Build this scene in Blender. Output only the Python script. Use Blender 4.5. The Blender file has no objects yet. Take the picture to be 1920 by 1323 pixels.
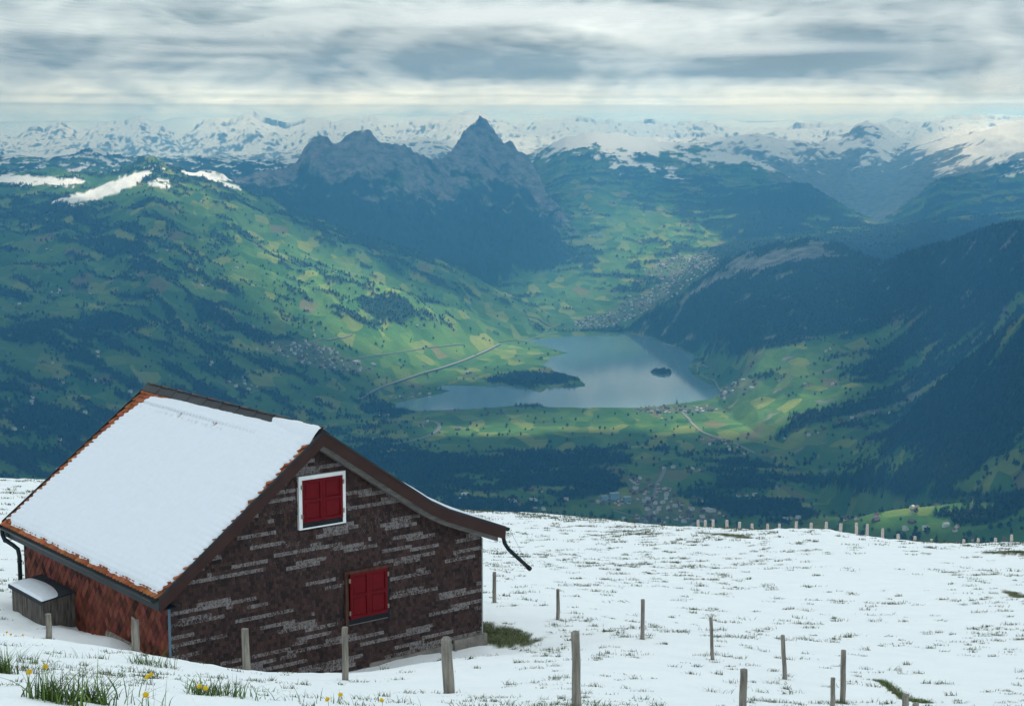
import bpy, math, random
import numpy as np
from mathutils import Vector

random.seed(7)
RNG = np.random.default_rng(11)
R = math.radians

# ------------------------------------------------------------------ camera
FPX = 3130.0                                   # focal length in pixels of a 1920 wide picture
PITCH = math.atan((661.5 - 255.0) / FPX)
CP, SP = math.cos(PITCH), math.sin(PITCH)
scene = bpy.context.scene
col = scene.collection
cam_data = bpy.data.cameras.new('camera')
cam_data.sensor_width = 36.0
cam_data.lens = 36.0 * FPX / 1920.0
cam_data.clip_start = 0.5
cam_data.clip_end = 150000.0
cam = bpy.data.objects.new('camera', cam_data)
col.objects.link(cam)
cam.location = (0, 0, 0)
cam.rotation_euler = (math.pi / 2 - PITCH, 0, 0)
scene.camera = cam
scene.render.resolution_x, scene.render.resolution_y = 1024, 705

# ------------------------------------------------------------------ sky, sun, exposure
SUN_EL, SUN_AZ = R(52), R(38)                  # azimuth to the right of the view direction
world = bpy.data.worlds.new('World')
scene.world = world
world.use_nodes = True
wn, wl = world.node_tree.nodes, world.node_tree.links
wn.clear()
w_out = wn.new('ShaderNodeOutputWorld')
w_bg = wn.new('ShaderNodeBackground')
w_sky = wn.new('ShaderNodeTexSky')
w_sky.sky_type = 'NISHITA'
w_sky.sun_disc = False
w_sky.sun_elevation = SUN_EL
w_sky.sun_rotation = SUN_AZ
w_sky.altitude = 1800
w_mix = wn.new('ShaderNodeMix'); w_mix.data_type = 'RGBA'
w_geo = wn.new('ShaderNodeTexCoord')
w_map = wn.new('ShaderNodeMapping'); w_map.inputs['Scale'].default_value = (1, 1, 9)
w_noise = wn.new('ShaderNodeTexNoise')
w_noise.inputs['Scale'].default_value = 2.2
w_noise.inputs['Detail'].default_value = 6
w_ramp = wn.new('ShaderNodeValToRGB')
w_ramp.color_ramp.elements[0].position = 0.3; w_ramp.color_ramp.elements[0].color = (4.2, 4.9, 5.4, 1)
w_ramp.color_ramp.elements[1].position = 0.7; w_ramp.color_ramp.elements[1].color = (6.0, 6.4, 6.6, 1)
w_mix.inputs['Factor'].default_value = 0.93     # a high veil of cloud over the blue
wl.new(w_geo.outputs['Generated'], w_map.inputs['Vector'])
wl.new(w_map.outputs['Vector'], w_noise.inputs['Vector'])
wl.new(w_noise.outputs['Fac'], w_ramp.inputs['Fac'])
wl.new(w_sky.outputs['Color'], w_mix.inputs['A'])
wl.new(w_ramp.outputs['Color'], w_mix.inputs['B'])
wl.new(w_mix.outputs['Result'], w_bg.inputs['Color'])
w_bg.inputs['Strength'].default_value = 0.10
wl.new(w_bg.outputs['Background'], w_out.inputs['Surface'])

sun_data = bpy.data.lights.new('sun', 'SUN')
sun_data.energy = 5.0
sun_data.angle = R(0.5)
sun_data.color = (1.0, 0.97, 0.92)
sun = bpy.data.objects.new('sun', sun_data)
col.objects.link(sun)
SUN_DIR = Vector((math.sin(SUN_AZ) * math.cos(SUN_EL), math.cos(SUN_AZ) * math.cos(SUN_EL), math.sin(SUN_EL)))
sun.rotation_euler = SUN_DIR.to_track_quat('Z', 'Y').to_euler()

scene.view_settings.view_transform = 'Standard'
scene.view_settings.look = 'None'
scene.view_settings.gamma = 1.0
scene.view_settings.use_curve_mapping = False
scene.view_settings.exposure = 0.72
scene.cycles.use_denoising = True
scene.cycles.max_bounces = 8
scene.cycles.transparent_max_bounces = 12
scene.cycles.volume_bounces = 3

# ------------------------------------------------------------------ helpers
def tag(o, label=None, cat=None, group=None, kind=None):
    if label: o['label'] = label
    if cat: o['category'] = cat
    if group: o['group'] = group
    if kind: o['kind'] = kind
    return o

def mesh_np(name, co, faces, mats, parent=None, smooth=False, mat_idx=None, attrs=None):
    """co (n,3); faces: (m,k) array or list of such arrays"""
    if isinstance(faces, np.ndarray): faces = [faces]
    faces = [np.asarray(f, dtype=np.int64) for f in faces if len(f)]
    me = bpy.data.meshes.new(name)
    me.vertices.add(len(co))
    me.vertices.foreach_set('co', np.asarray(co, dtype=np.float32).ravel())
    idx = np.concatenate([f.ravel() for f in faces])
    tot = np.concatenate([np.full(len(f), f.shape[1]) for f in faces])
    start = np.concatenate([[0], np.cumsum(tot)[:-1]])
    me.loops.add(len(idx)); me.loops.foreach_set('vertex_index', idx.astype(np.int32))
    me.polygons.add(len(tot))
    me.polygons.foreach_set('loop_start', start.astype(np.int32))
    me.polygons.foreach_set('loop_total', tot.astype(np.int32))
    if smooth is not None:
        me.polygons.foreach_set('use_smooth', np.full(len(tot), bool(smooth)))
    if mat_idx is not None:
        me.polygons.foreach_set('material_index', np.asarray(mat_idx, dtype=np.int32))
    for m in (mats if isinstance(mats, (list, tuple)) else [mats]):
        me.materials.append(m)
    if attrs:
        for k, v in attrs.items():
            a = me.color_attributes.new(k, 'FLOAT_COLOR', 'POINT')
            c = np.ones((len(co), 4), dtype=np.float32); c[:, :v.shape[1]] = v
            a.data.foreach_set('color', c.ravel())
    me.update(calc_edges=True)
    o = bpy.data.objects.new(name, me)
    col.objects.link(o)
    if parent is not None: o.parent = parent
    return o

class MB:
    """collects simple solids, then links them as ONE mesh"""
    def __init__(s): s.v = []; s.f = []; s.m = []; s.c = []
    def add(s, verts, faces, mi=0, c=(1, 1, 1)):
        b = len(s.v)
        s.v.extend([tuple(x) for x in verts]); s.c.extend([c] * len(verts))
        for f in faces: s.f.append(tuple(b + i for i in f)); s.m.append(mi)
    def hexa(s, p, mi=0, c=(1, 1, 1)):
        """8 corners: bottom 0-3 counter-clockwise, top 4-7"""
        s.add(p, [(0, 3, 2, 1), (4, 5, 6, 7), (0, 1, 5, 4), (1, 2, 6, 5), (2, 3, 7, 6), (3, 0, 4, 7)], mi, c)
    def box(s, x0, x1, y0, y1, z0, z1, mi=0, c=(1, 1, 1)):
        s.hexa([(x0, y0, z0), (x1, y0, z0), (x1, y1, z0), (x0, y1, z0), (x0, y0, z1), (x1, y0, z1), (x1, y1, z1), (x0, y1, z1)], mi, c)
    def prism(s, poly, ax, a0, a1, mi=0, c=(1, 1, 1)):
        """extrude a 2D polygon; ax 'y' = polygon in xz, ax 'x' = in yz, 'z' = in xy"""
        n = len(poly)
        def pt(q, a): return (q[0], a, q[1]) if ax == 'y' else ((a, q[0], q[1]) if ax == 'x' else (q[0], q[1], a))
        s.add([pt(q, a0) for q in poly] + [pt(q, a1) for q in poly],
              [tuple(range(n)), tuple(range(2 * n - 1, n - 1, -1))] + [(i, i + n, (i + 1) % n + n, (i + 1) % n) for i in range(n)], mi, c)
    def tube(s, pts, rad, n=10, mi=0, c=(1, 1, 1), cap=True):
        pts = [Vector(p) for p in pts]; rings = []
        rr = rad if isinstance(rad, (list, tuple)) else [rad] * len(pts)
        for i, p in enumerate(pts):
            d = (pts[min(i + 1, len(pts) - 1)] - pts[max(i - 1, 0)]).normalized()
            a = d.orthogonal() if i == 0 else (pa - d * pa.dot(d))
            a.normalize(); pa = a; b = d.cross(a)
            rings.append([p + (a * math.cos(t) + b * math.sin(t)) * rr[i] for t in [2 * math.pi * k / n for k in range(n)]])
        v = [q for r in rings for q in r]
        f = [(i * n + k, i * n + (k + 1) % n, (i + 1) * n + (k + 1) % n, (i + 1) * n + k) for i in range(len(pts) - 1) for k in range(n)]
        if cap: f += [tuple(range(n - 1, -1, -1)), tuple(range((len(pts) - 1) * n, len(pts) * n))]
        s.add(v, f, mi, c)
    def build(s, name, mats, parent=None, smooth=False, bevel=0):
        me = bpy.data.meshes.new(name)
        me.from_pydata(s.v, [], s.f)
        for m in (mats if isinstance(mats, (list, tuple)) else [mats]): me.materials.append(m)
        me.polygons.foreach_set('material_index', s.m)
        me.polygons.foreach_set('use_smooth', [bool(smooth)] * len(s.f))
        a = me.color_attributes.new('tint', 'FLOAT_COLOR', 'POINT')
        cc = np.ones((len(s.v), 4), dtype=np.float32); cc[:, :3] = np.array(s.c, dtype=np.float32)
        a.data.foreach_set('color', cc.ravel())
        me.update(calc_edges=True)
        o = bpy.data.objects.new(name, me); col.objects.link(o)
        if parent is not None: o.parent = parent
        if bevel:
            b = o.modifiers.new('bevel', 'BEVEL'); b.width = bevel; b.segments = 2; b.limit_method = 'ANGLE'
        return o

def empty(name, loc, rz=0.0):
    o = bpy.data.objects.new(name, None); col.objects.link(o)
    o.location = loc; o.rotation_euler = (0, 0, rz); o.empty_display_size = 0.3
    return o

# ---- noise in numpy
_T = RNG.random(65536).astype(np.float64) * 2 * math.pi
def gnoise(x, y, seed=0):
    xi = np.floor(x).astype(np.int64); yi = np.floor(y).astype(np.int64)
    fx = x - xi; fy = y - yi
    def g(ix, iy, dx, dy):
        h = (ix * 374761393 + iy * 668265263 + seed * 974711) & 0xffffffff
        h = ((h ^ (h >> 13)) * 1274126177) & 0xffffffff
        a = _T[(h ^ (h >> 16)) & 65535]
        return np.cos(a) * dx + np.sin(a) * dy
    u = fx * fx * fx * (fx * (fx * 6 - 15) + 10); v = fy * fy * fy * (fy * (fy * 6 - 15) + 10)
    a = g(xi, yi, fx, fy); b = g(xi + 1, yi, fx - 1, fy); c = g(xi, yi + 1, fx, fy - 1); d = g(xi + 1, yi + 1, fx - 1, fy - 1)
    return 1.5 * ((a * (1 - u) + b * u) * (1 - v) + (c * (1 - u) + d * u) * v)
def fbm(x, y, octs=5, seed=0, gain=0.5, ridged=False):
    s = 0; amp = 1.0; tot = 0
    for k in range(octs):
        n = gnoise(x * 2 ** k, y * 2 ** k, seed + k * 17)
        if ridged: n = 1 - 2 * np.abs(n)
        s = s + amp * n; tot += amp; amp *= gain
    return s / tot
def sstep(a, b, x):
    t = np.clip((x - a) / (b - a), 0, 1); return t * t * (3 - 2 * t)

# ---- from a pixel of the survey photograph (1920 wide) to directions and points
def ray(px, py):
    xc = (px - 960.0) / FPX; yc = -(py - 661.5) / FPX
    return xc, CP + yc * SP, -SP + yc * CP
def P(px, py, d):
    x, y, z = ray(px, py); return Vector((x * d / y, d, z * d / y))
def az_tan(px, py):
    x, y, z = ray(np.asarray(px, float), np.asarray(py, float)); return np.arctan2(x, y), z / np.hypot(x, y)
def project(x, y, z):
    dep = y * CP - z * SP
    dep = np.where(np.abs(dep) < 1e-6, 1e-6, dep)
    return 960 + FPX * x / dep, 661.5 - FPX * (y * SP + z * CP) / dep

# ------------------------------------------------------------------ materials
def new_mat(name):
    m = bpy.data.materials.new(name); m.use_nodes = True
    nt = m.node_tree; bs = nt.nodes['Principled BSDF']
    return m, nt, bs
def N(nt, typ, **kw):
    n = nt.nodes.new(typ)
    for k, v in kw.items():
        if k in ('loc',): continue
        if hasattr(n, k) and k not in n.inputs: setattr(n, k, v)
        else: n.inputs[k].default_value = v
    return n
def mixc(nt, fac, a, b, blend='MIX'):
    m = nt.nodes.new('ShaderNodeMix'); m.data_type = 'RGBA'; m.blend_type = blend
    for sock, v in (('Factor', fac), ('A', a), ('B', b)):
        if isinstance(v, bpy.types.NodeSocket): nt.links.new(v, m.inputs[sock])
        elif isinstance(v, (int, float)): m.inputs[sock].default_value = v
        else: m.inputs[sock].default_value = (*v, 1)
    return m.outputs['Result']
def math_n(nt, op, a, b=None, clamp=False):
    m = nt.nodes.new('ShaderNodeMath'); m.operation = op; m.use_clamp = clamp
    for i, v in ((0, a), (1, b)):
        if v is None: continue
        if isinstance(v, bpy.types.NodeSocket): nt.links.new(v, m.inputs[i])
        else: m.inputs[i].default_value = v
    return m.outputs[0]
def rampv(nt, sock, p0, p1, v0=0.0, v1=1.0):
    m = nt.nodes.new('ShaderNodeMapRange'); m.inputs['From Min'].default_value = p0; m.inputs['From Max'].default_value = p1
    m.inputs['To Min'].default_value = v0; m.inputs['To Max'].default_value = v1
    nt.links.new(sock, m.inputs['Value']); return m.outputs['Result']
def noise_n(nt, scale, detail=4, rough=0.55, vec=None, coord='Object', stretch=None):
    if vec is None:
        tc = nt.nodes.new('ShaderNodeTexCoord'); vec = tc.outputs[coord]
    if stretch:
        mp = nt.nodes.new('ShaderNodeMapping'); mp.inputs['Scale'].default_value = stretch
        nt.links.new(vec, mp.inputs['Vector']); vec = mp.outputs['Vector']
    n = nt.nodes.new('ShaderNodeTexNoise'); n.inputs['Scale'].default_value = scale
    n.inputs['Detail'].default_value = detail; n.inputs['Roughness'].default_value = rough
    nt.links.new(vec, n.inputs['Vector']); return n.outputs['Fac']
def bump(nt, bs, h, strength=0.4, dist=0.01):
    b = nt.nodes.new('ShaderNodeBump'); b.inputs['Strength'].default_value = strength; b.inputs['Distance'].default_value = dist
    nt.links.new(h, b.inputs['Height']); nt.links.new(b.outputs['Normal'], bs.inputs['Normal'])
def attr(nt, name):
    a = nt.nodes.new('ShaderNodeAttribute'); a.attribute_name = name; return a
def simple(name, colr, rough=0.7, var=0.25, scale=8, bmp=0.3, bdist=0.005, stretch=None, metal=0.0, use_tint=False, dark=None):
    m, nt, bs = new_mat(name)
    n = noise_n(nt, scale, 5, 0.6, stretch=stretch)
    lo = dark if dark else tuple(c * (1 - var) for c in colr); hi = tuple(min(1, c * (1 + var)) for c in colr)
    c = mixc(nt, rampv(nt, n, 0.3, 0.7), lo, hi)
    if use_tint: c = mixc(nt, 1.0, c, attr(nt, 'tint').outputs['Color'], 'MULTIPLY')
    nt.links.new(c, bs.inputs['Base Color'])
    bs.inputs['Specular IOR Level'].default_value = .5 if metal else .15
    bs.inputs['Roughness'].default_value = rough; bs.inputs['Metallic'].default_value = metal
    if bmp: bump(nt, bs, n, bmp, bdist)
    return m
# ================================================================== THE LAND, one sheet out to the far ranges
LAKE_Z = -1343.0
def curve(pts):
    p = np.array(pts, float); a, t = az_tan(p[:, 0], p[:, 1]); r = p[:, 2] * 1000
    return a, r * t, r
def at(cv, a): return np.interp(a, cv[0], cv[1]), np.interp(a, cv[0], cv[2])

LAYERS = [
 # name, crest, foot, profile exponent, back slope, relief noise (m), snow line z, rock
 ('left_hill', [(-400,335,13.2),(0,332,13.0),(60,328,12.9),(120,322,12.8),(180,330,12.7),(230,318,12.6),(290,303,12.6),(340,318,12.6),(380,326,12.6),(440,345,12.5),(500,372,12.5),(560,398,12.4),(640,425,12.3),(700,445,12.2),(790,480,12.1),(870,510,12.2),(950,548,12.3),(1020,580,12.2)],
  [(-400,960,5.3),(0,930,5.8),(250,800,7.0),(450,720,8.0),(600,690,8.6),(800,640,9.9),(1020,600,11.6)], 1.05, 0.35, 85),
 ('left_back', [(-400,300,16.5),(0,294,16.5),(90,296,16.5),(150,288,16.5),(178,284,16.5),(215,296,16.5),(300,302,16.5),(420,296,17),(500,303,17),(560,300,17),(620,310,17),(700,330,17)],
  [(-400,400,14),(0,400,14),(700,420,14)], 1.0, 0.35, 60),
 ('mythen', [(380,360,14.4),(440,338,14.4),(500,322,14.6),(540,312,14.8),(560,296,15),(578,272,15),(596,258,15),(612,262,15),(626,268,15),(645,262,15),(668,248,15),(692,251,15),(712,262,15),(740,268,15),(768,285,15),(800,306,15.1),(828,300,15.3),(850,280,15.6),(866,256,15.8),(884,236,15.9),(899,226,16),(912,231,16),(926,246,16),(944,268,15.9),(962,276,15.9),(985,288,15.9),(1000,312,15.8),(1020,350,15.6),(1050,395,15.2),(1090,440,14.8),(1130,480,14.5)],
  [(380,372,13.9),(440,385,13.6),(560,410,13.5),(700,446,13.3),(800,475,13.2),(880,495,13.2),(960,490,13.5),(1050,470,13.9),(1130,500,14.2)], 2.3, 0.9, 100),
 ('east_ridge', [(860,330,18.5),(930,300,18.5),(1000,290,18.6),(1040,268,18.7),(1060,256,18.8),(1110,251,18.8),(1165,250,18.9),(1215,262,18.8),(1240,268,18.7),(1300,272,18.6),(1340,284,18.4),(1400,300,18.0),(1460,322,17.8),(1500,345,17.5),(1540,375,17.0),(1590,400,16.6),(1640,420,16.2),(1700,450,16)],
  [(860,520,13.6),(960,500,13.8),(1100,520,13.4),(1200,520,13.5),(1280,492,14),(1370,470,14.6),(1500,460,15),(1700,460,15.4)], 1.0, 0.4, 55),
 ('nose', [(1290,400,16.4),(1330,362,16.5),(1380,350,16.6),(1450,346,16.6),(1515,346,16.5),(1550,366,16.2),(1590,392,15.9),(1660,425,15.6)],
  [(1290,430,15.2),(1400,440,15.0),(1500,440,15.0),(1600,430,15.2),(1660,430,15.3)], 0.7, 0.5, 25),
 ('plateau', [(1290,485,14.0),(1350,462,14.2),(1400,450,14.3),(1480,440,14.6),(1560,428,14.8),(1640,424,15),(1700,420,15),(1760,412,15),(1850,400,15),(2000,385,15),(2400,375,15)],
  [(1290,510,13.0),(1450,505,12.6),(1600,510,12.6),(2400,500,12.6)], 0.8, 0.3, 25),
 ('muota_right', [(1500,440,18),(1570,432,17.8),(1640,420,17.4),(1700,385,17.6),(1760,340,18),(1830,322,18.5),(1920,300,19),(2400,240,20)],
  [(1500,446,17),(1640,430,16.6),(1760,425,16.2),(2400,415,16)], 0.8, 0.4, 60),
 ('right_massif', [(1480,425,24),(1540,380,24),(1600,330,24),(1650,300,24),(1700,282,24),(1760,262,24),(1820,250,23.5),(1870,238,23),(1920,224,23),(2050,200,23),(2400,190,23)],
  [(1480,440,20),(1640,425,19),(1760,420,18.5),(2400,400,18)], 0.9, 0.5, 80),
 ('mid_range', [(-400,290,25),(0,300,25),(300,300,25),(600,290,25),(800,262,25),(900,280,25),(1000,285,25),(1150,262,25),(1250,262,25),(1320,264,24.5),(1400,256,24.5),(1470,262,24.5),(1530,272,24.5),(1570,268,25),(1605,240,25.5),(1628,232,25.5),(1655,240,25.5),(1690,262,25.5),(1750,255,26),(1850,245,26),(2400,235,26)],
  [(-400,340,21),(900,330,21.5),(1500,400,20.5),(1640,408,20.5),(2400,380,21)], 0.9, 0.4, 70),
 ('snow_range', [(-400,262,31),(-60,258,31),(0,250,31),(30,262,31),(62,250,31),(85,256,31),(113,236,31),(145,254,31),(170,248,31),(205,236,31),(235,240,31),(262,229,31),(290,246,31),(322,258,31),(345,262,31),(372,240,31),(405,230,31),(425,240,31),(470,224,31),(500,238,31),(540,246,31),(580,232,31),(620,240,31),(650,236,31),(700,232,31),(740,240,31),(790,232,31),(830,238,31),(860,224,31),(885,220,31),(930,238,31),(970,244,31),(1010,236,31),(1060,230,31),(1120,240,31),(1180,234,31),(1240,240,31),(1300,238,31),(1380,248,31),(1450,244,31),(1520,250,31),(1600,240,31),(1700,238,31),(1780,228,31),(1830,234,31),(1920,222,31),(2400,220,31)],
  [(-400,320,26.5),(900,300,26.5),(2400,300,27)], 1.0, 0.35, 230),
 ('far_range', [(-400,236,41),(0,236,41),(150,232,41),(300,228,41),(420,222,41),(520,226,41),(640,218,41),(780,222,41),(900,216,41),(1000,218,41),(1100,224,41),(1250,220,41),(1400,230,41),(1560,228,41),(1700,218,41),(1850,220,41),(2400,216,41)],
  [(-400,290,35),(2400,285,35)], 0.9, 0.4, 120),
 ('lake_hill', [(1165,618,11.5),(1180,606,11.6),(1200,588,11.6),(1230,566,11.6),(1262,545,11.6),(1300,522,11.5),(1340,498,11.4),(1380,480,11.4),(1420,465,11.3),(1455,457,11.3),(1500,447,11.2),(1530,452,11.1),(1580,463,10.9),(1620,477,10.6),(1655,492,10.3),(1672,488,10.2),(1700,474,10),(1740,462,9.6),(1790,448,9.2),(1830,436,8.9),(1870,428,8.6),(1920,414,8.3),(2050,385,8),(2400,350,7.6)],
  [(1165,621,11.35),(1200,628,11.15),(1260,640,10.8),(1310,655,10.35),(1335,690,9.4),(1350,740,8.45),(1420,790,7.6),(1600,880,6.4),(1920,990,5.1),(2400,1040,4.7)], None, 0.55, 35),
 ('near_spur', [(1560,872,6.2),(1620,846,6.1),(1680,800,6.05),(1720,762,6.0),(1760,722,5.95),(1810,680,5.9),(1860,640,5.8),(1920,590,5.7),(2050,500,5.5),(2400,400,5.3)],
  [(1560,885,6.0),(1680,885,5.5),(1800,900,5.1),(1920,925,4.8),(2400,980,4.5)], 1.0, 0.6, 20),
 ('near_knoll', [(1560,985,4.75),(1640,962,4.7),(1700,955,4.7),(1790,945,4.65),(1850,945,4.6),(1920,930,4.5),(2400,880,4.3)],
  [(1560,1010,4.5),(1700,1060,4.1),(1920,1070,3.9),(2400,1060,3.9)], 0.8, 0.25, 8),
]
A0, A1 = R(-38), R(38)
def row_r():
    r = [130.0]
    while r[-1] < 46000:
        q = r[-1]
        if q < 3500: d = 60 + q * 0.04
        elif q < 12500: d = max(9.0, q * q / 1340 * 4.2e-4)
        elif q < 17000: d = 34
        else: d = 60
        r.append(q + d)
    return np.array(r)
LR = row_r(); LA = np.concatenate([np.linspace(A0, R(-19.3), 70)[:-1], np.linspace(R(-19.3), R(19.3), 750), np.linspace(R(19.3), A1, 70)[1:]]); NR, NA = len(LR), len(LA)
ag, rg = np.meshgrid(LA, LR)
X, Y = rg * np.sin(ag), rg * np.cos(ag)

base = np.interp(rg, [130, 600, 1500, 3000, 4200, 5200, 6500, 7900, 11300, 12500, 14000, 16000, 20500, 26000, 30000, 46500],
                 [-240, -520, -900, -1180, -1275, -1283, -1305, -1336, -1338, -1310, -1270, -1180, -945, -650, -500, -300])
knob = fbm(X / 900, Y / 900, 4, 5)
base = base + np.where((rg > 3500) & (rg < 7700), 22 * sstep(7700, 6300, rg), 0) * knob
Z = base.copy(); lid = np.zeros(Z.shape, int); rel = np.zeros(Z.shape)
tt = np.zeros(Z.shape)
wx = fbm(X / 2600, Y / 2600, 3, 91); wy = fbm(X / 2600, Y / 2600, 3, 92)
for li, (nm, crest, foot, ex, back, amp) in enumerate(LAYERS):
    cc, cf = curve(crest), curve(foot)
    zc, rc = at(cc, ag); zf, rf = at(cf, ag)
    t = (rg - rf) / np.maximum(rc - rf, 50)
    if nm == 'lake_hill':
        e = np.interp(ag, az_tan([1300, 1500, 1700], [600, 600, 600])[0], [0.75, 1.25, 1.7])
    else: e = ex
    tc = np.clip(t, 0, 1)
    prof = tc ** e
    if nm == 'mythen': prof = 0.55 * tc ** 1.05 + 0.45 * tc ** 4.5
    front = 0.16 if nm in ('left_hill', 'lake_hill', 'east_ridge') else 0.9
    h = np.where(t < 0, zf + (rg - rf) * front, np.where(t <= 1, zf + (zc - zf) * prof, zc - back * (rg - rc)))
    lo, hi = cc[0][0], cc[0][-1]
    if nm in ('mythen', 'east_ridge', 'nose', 'plateau', 'lake_hill', 'near_spur', 'near_knoll', 'left_hill', 'left_back', 'muota_right', 'right_massif'):
        h = h - 9000 * np.clip(lo + 0.004 - ag, 0, 9) - 9000 * np.clip(ag - hi + 0.004, 0, 9)
    # relief: gullies running down the slope plus broken ground, faded out at foot and crest
    sc = {'mythen': 330, 'lake_hill': 520, 'near_spur': 380, 'near_knoll': 300, 'left_hill': 700}.get(nm, 900)
    if nm in ('snow_range', 'far_range'): sc = 1700
    env = np.where(t < 0, 0, np.minimum(1, tc * 4)) * np.where(t > 1, 1, 0.3 + .7 * np.clip((1 - tc) * 5, 0, 1))
    warp = 0.35
    w_ = (env > 0) & (h + 1.2 * amp > Z)
    ys = 3.0 if nm in ('mythen', 'lake_hill', 'east_ridge', 'snow_range', 'right_massif', 'mid_range') else 1.5
    rdg = fbm(X[w_] / sc + wx[w_] * warp, Y[w_] / (sc * ys) + wy[w_] * warp, 6, 31 + li * 7, 0.52, ridged=True)
    n2 = fbm(X[w_] / (sc * .5), Y[w_] / (sc * .5), 5, 61 + li * 3)
    h[w_] += amp * env[w_] * (0.9 * (rdg - 0.15) + 0.5 * n2)
    if nm in ('mythen', 'snow_range', 'mid_range'): h[w_] += (18 if nm == 'mythen' else 60) * np.minimum(1, tc[w_] * 2) * fbm(X[w_] / 210, Y[w_] / 500, 4, 83, .6, ridged=True) - 8
    up = h > Z
    Z = np.where(up, h, Z); lid = np.where(up, li + 1, lid); tt = np.where(up, t, tt)
# small wooded knoll on the left slope and some others
def bump_at(px, py, rk, hgt, w, l=1.0):
    global Z
    a, t = az_tan(px, py); x0, y0 = rk * 1000 * math.sin(a), rk * 1000 * math.cos(a)
    d2 = ((X - x0) / w) ** 2 + ((Y - y0) / (w * l)) ** 2
    Z = Z + hgt * np.exp(-d2)
bump_at(738, 612, 10.3, 95, 270)
bump_at(1000, 800, 7.3, 18, 250); bump_at(1380, 870, 6.3, 30, 230); bump_at(1520, 800, 7.5, 25, 300)
bump_at(1385, 672, 9.3, 60, 260); bump_at(1480, 650, 9.4, 40, 330)

# the lake
LAKE = [(735,768),(752,752),(790,744),(848,733),(812,729),(830,722),(872,723),(912,724),(938,720),(985,727),(1012,735),(1026,726),(1098,724),(1082,706),(1052,700),(1018,684),(1030,670),(1062,662),(1020,650),(985,638),(1060,631),(1120,628),(1182,625),(1215,632),(1265,650),(1308,668),(1290,690),(1300,704),(1345,727),(1352,738),(1330,748),(1270,757),(1190,765),(1060,763),(960,762),(900,766),(840,769),(780,771)]
def lake_pt(px, py):
    a, t = az_tan(px, py); r = LAKE_Z / t; return (r * math.sin(a), r * math.cos(a))
LP = np.array([lake_pt(*q) for q in LAKE])
LPD = []
for i in range(len(LP)):
    p, q = LP[i], LP[(i + 1) % len(LP)]
    n = max(1, int(np.hypot(*(q - p)) / 60))
    for k in range(n): LPD.append(p + (q - p) * k / n)
LPD = np.array(LPD)
LPD[:, 0] += 14 * gnoise(LPD[:, 0] / 130, LPD[:, 1] / 130, 3); LPD[:, 1] += 30 * gnoise(LPD[:, 0] / 130, LPD[:, 1] / 130, 4)
def in_poly(x, y, poly):
    ins = np.zeros(x.shape, bool); n = len(poly)
    for i in range(n):
        x1, y1 = poly[i]; x2, y2 = poly[(i + 1) % n]
        if y1 == y2: continue
        c = ((y1 > y) != (y2 > y)) & (x < (x2 - x1) * (y - y1) / (y2 - y1) + x1)
        ins ^= c
    return ins
def poly_dist(x, y, poly):
    d = np.full(x.shape, 1e9); n = len(poly)
    for i in range(n):
        p = poly[i]; q = poly[(i + 1) % n]; e = q - p; L2 = e @ e + 1e-9
        t = np.clip(((x - p[0]) * e[0] + (y - p[1]) * e[1]) / L2, 0, 1)
        d = np.minimum(d, np.hypot(x - p[0] - t * e[0], y - p[1] - t * e[1]))
    return d
nearlake = (rg > 7300) & (rg < 12500) & (ag > R(-6)) & (ag < R(9))
dl = np.full(Z.shape, 1e6); idx = np.where(nearlake)
dd = poly_dist(X[idx], Y[idx], LPD); inside = in_poly(X[idx], Y[idx], LPD)
dd = np.where(inside, -dd, dd); dl[idx] = dd
bank = LAKE_Z + 1.2 + np.clip(dl, 0, 500) * 0.03
Z = np.where(dl < 0, np.minimum(LAKE_Z - 3, LAKE_Z + dl * 0.05), np.where(dl < 500, np.maximum(Z, bank), Z))
Z = np.where((dl > 0) & (dl < 120) & (lid == 0), np.minimum(Z, bank + 2), Z)
Z = np.where((dl > 0) & (dl < 250) & (lid > 0), LAKE_Z + 1.2 + (Z - LAKE_Z) * sstep(0, 250, dl) ** 0.7, Z)
# the little island
ia, it = az_tan(1240, 698); ir = LAKE_Z / it; IX, IY = ir * math.sin(ia), ir * math.cos(ia)
isl = ((X - IX) / 58) ** 2 + ((Y - IY) / 90) ** 2
Z = np.where(isl < 1.0, LAKE_Z + 1 + 9 * (1 - isl), Z); dl = np.where(isl < 1.0, 50, dl)

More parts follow.
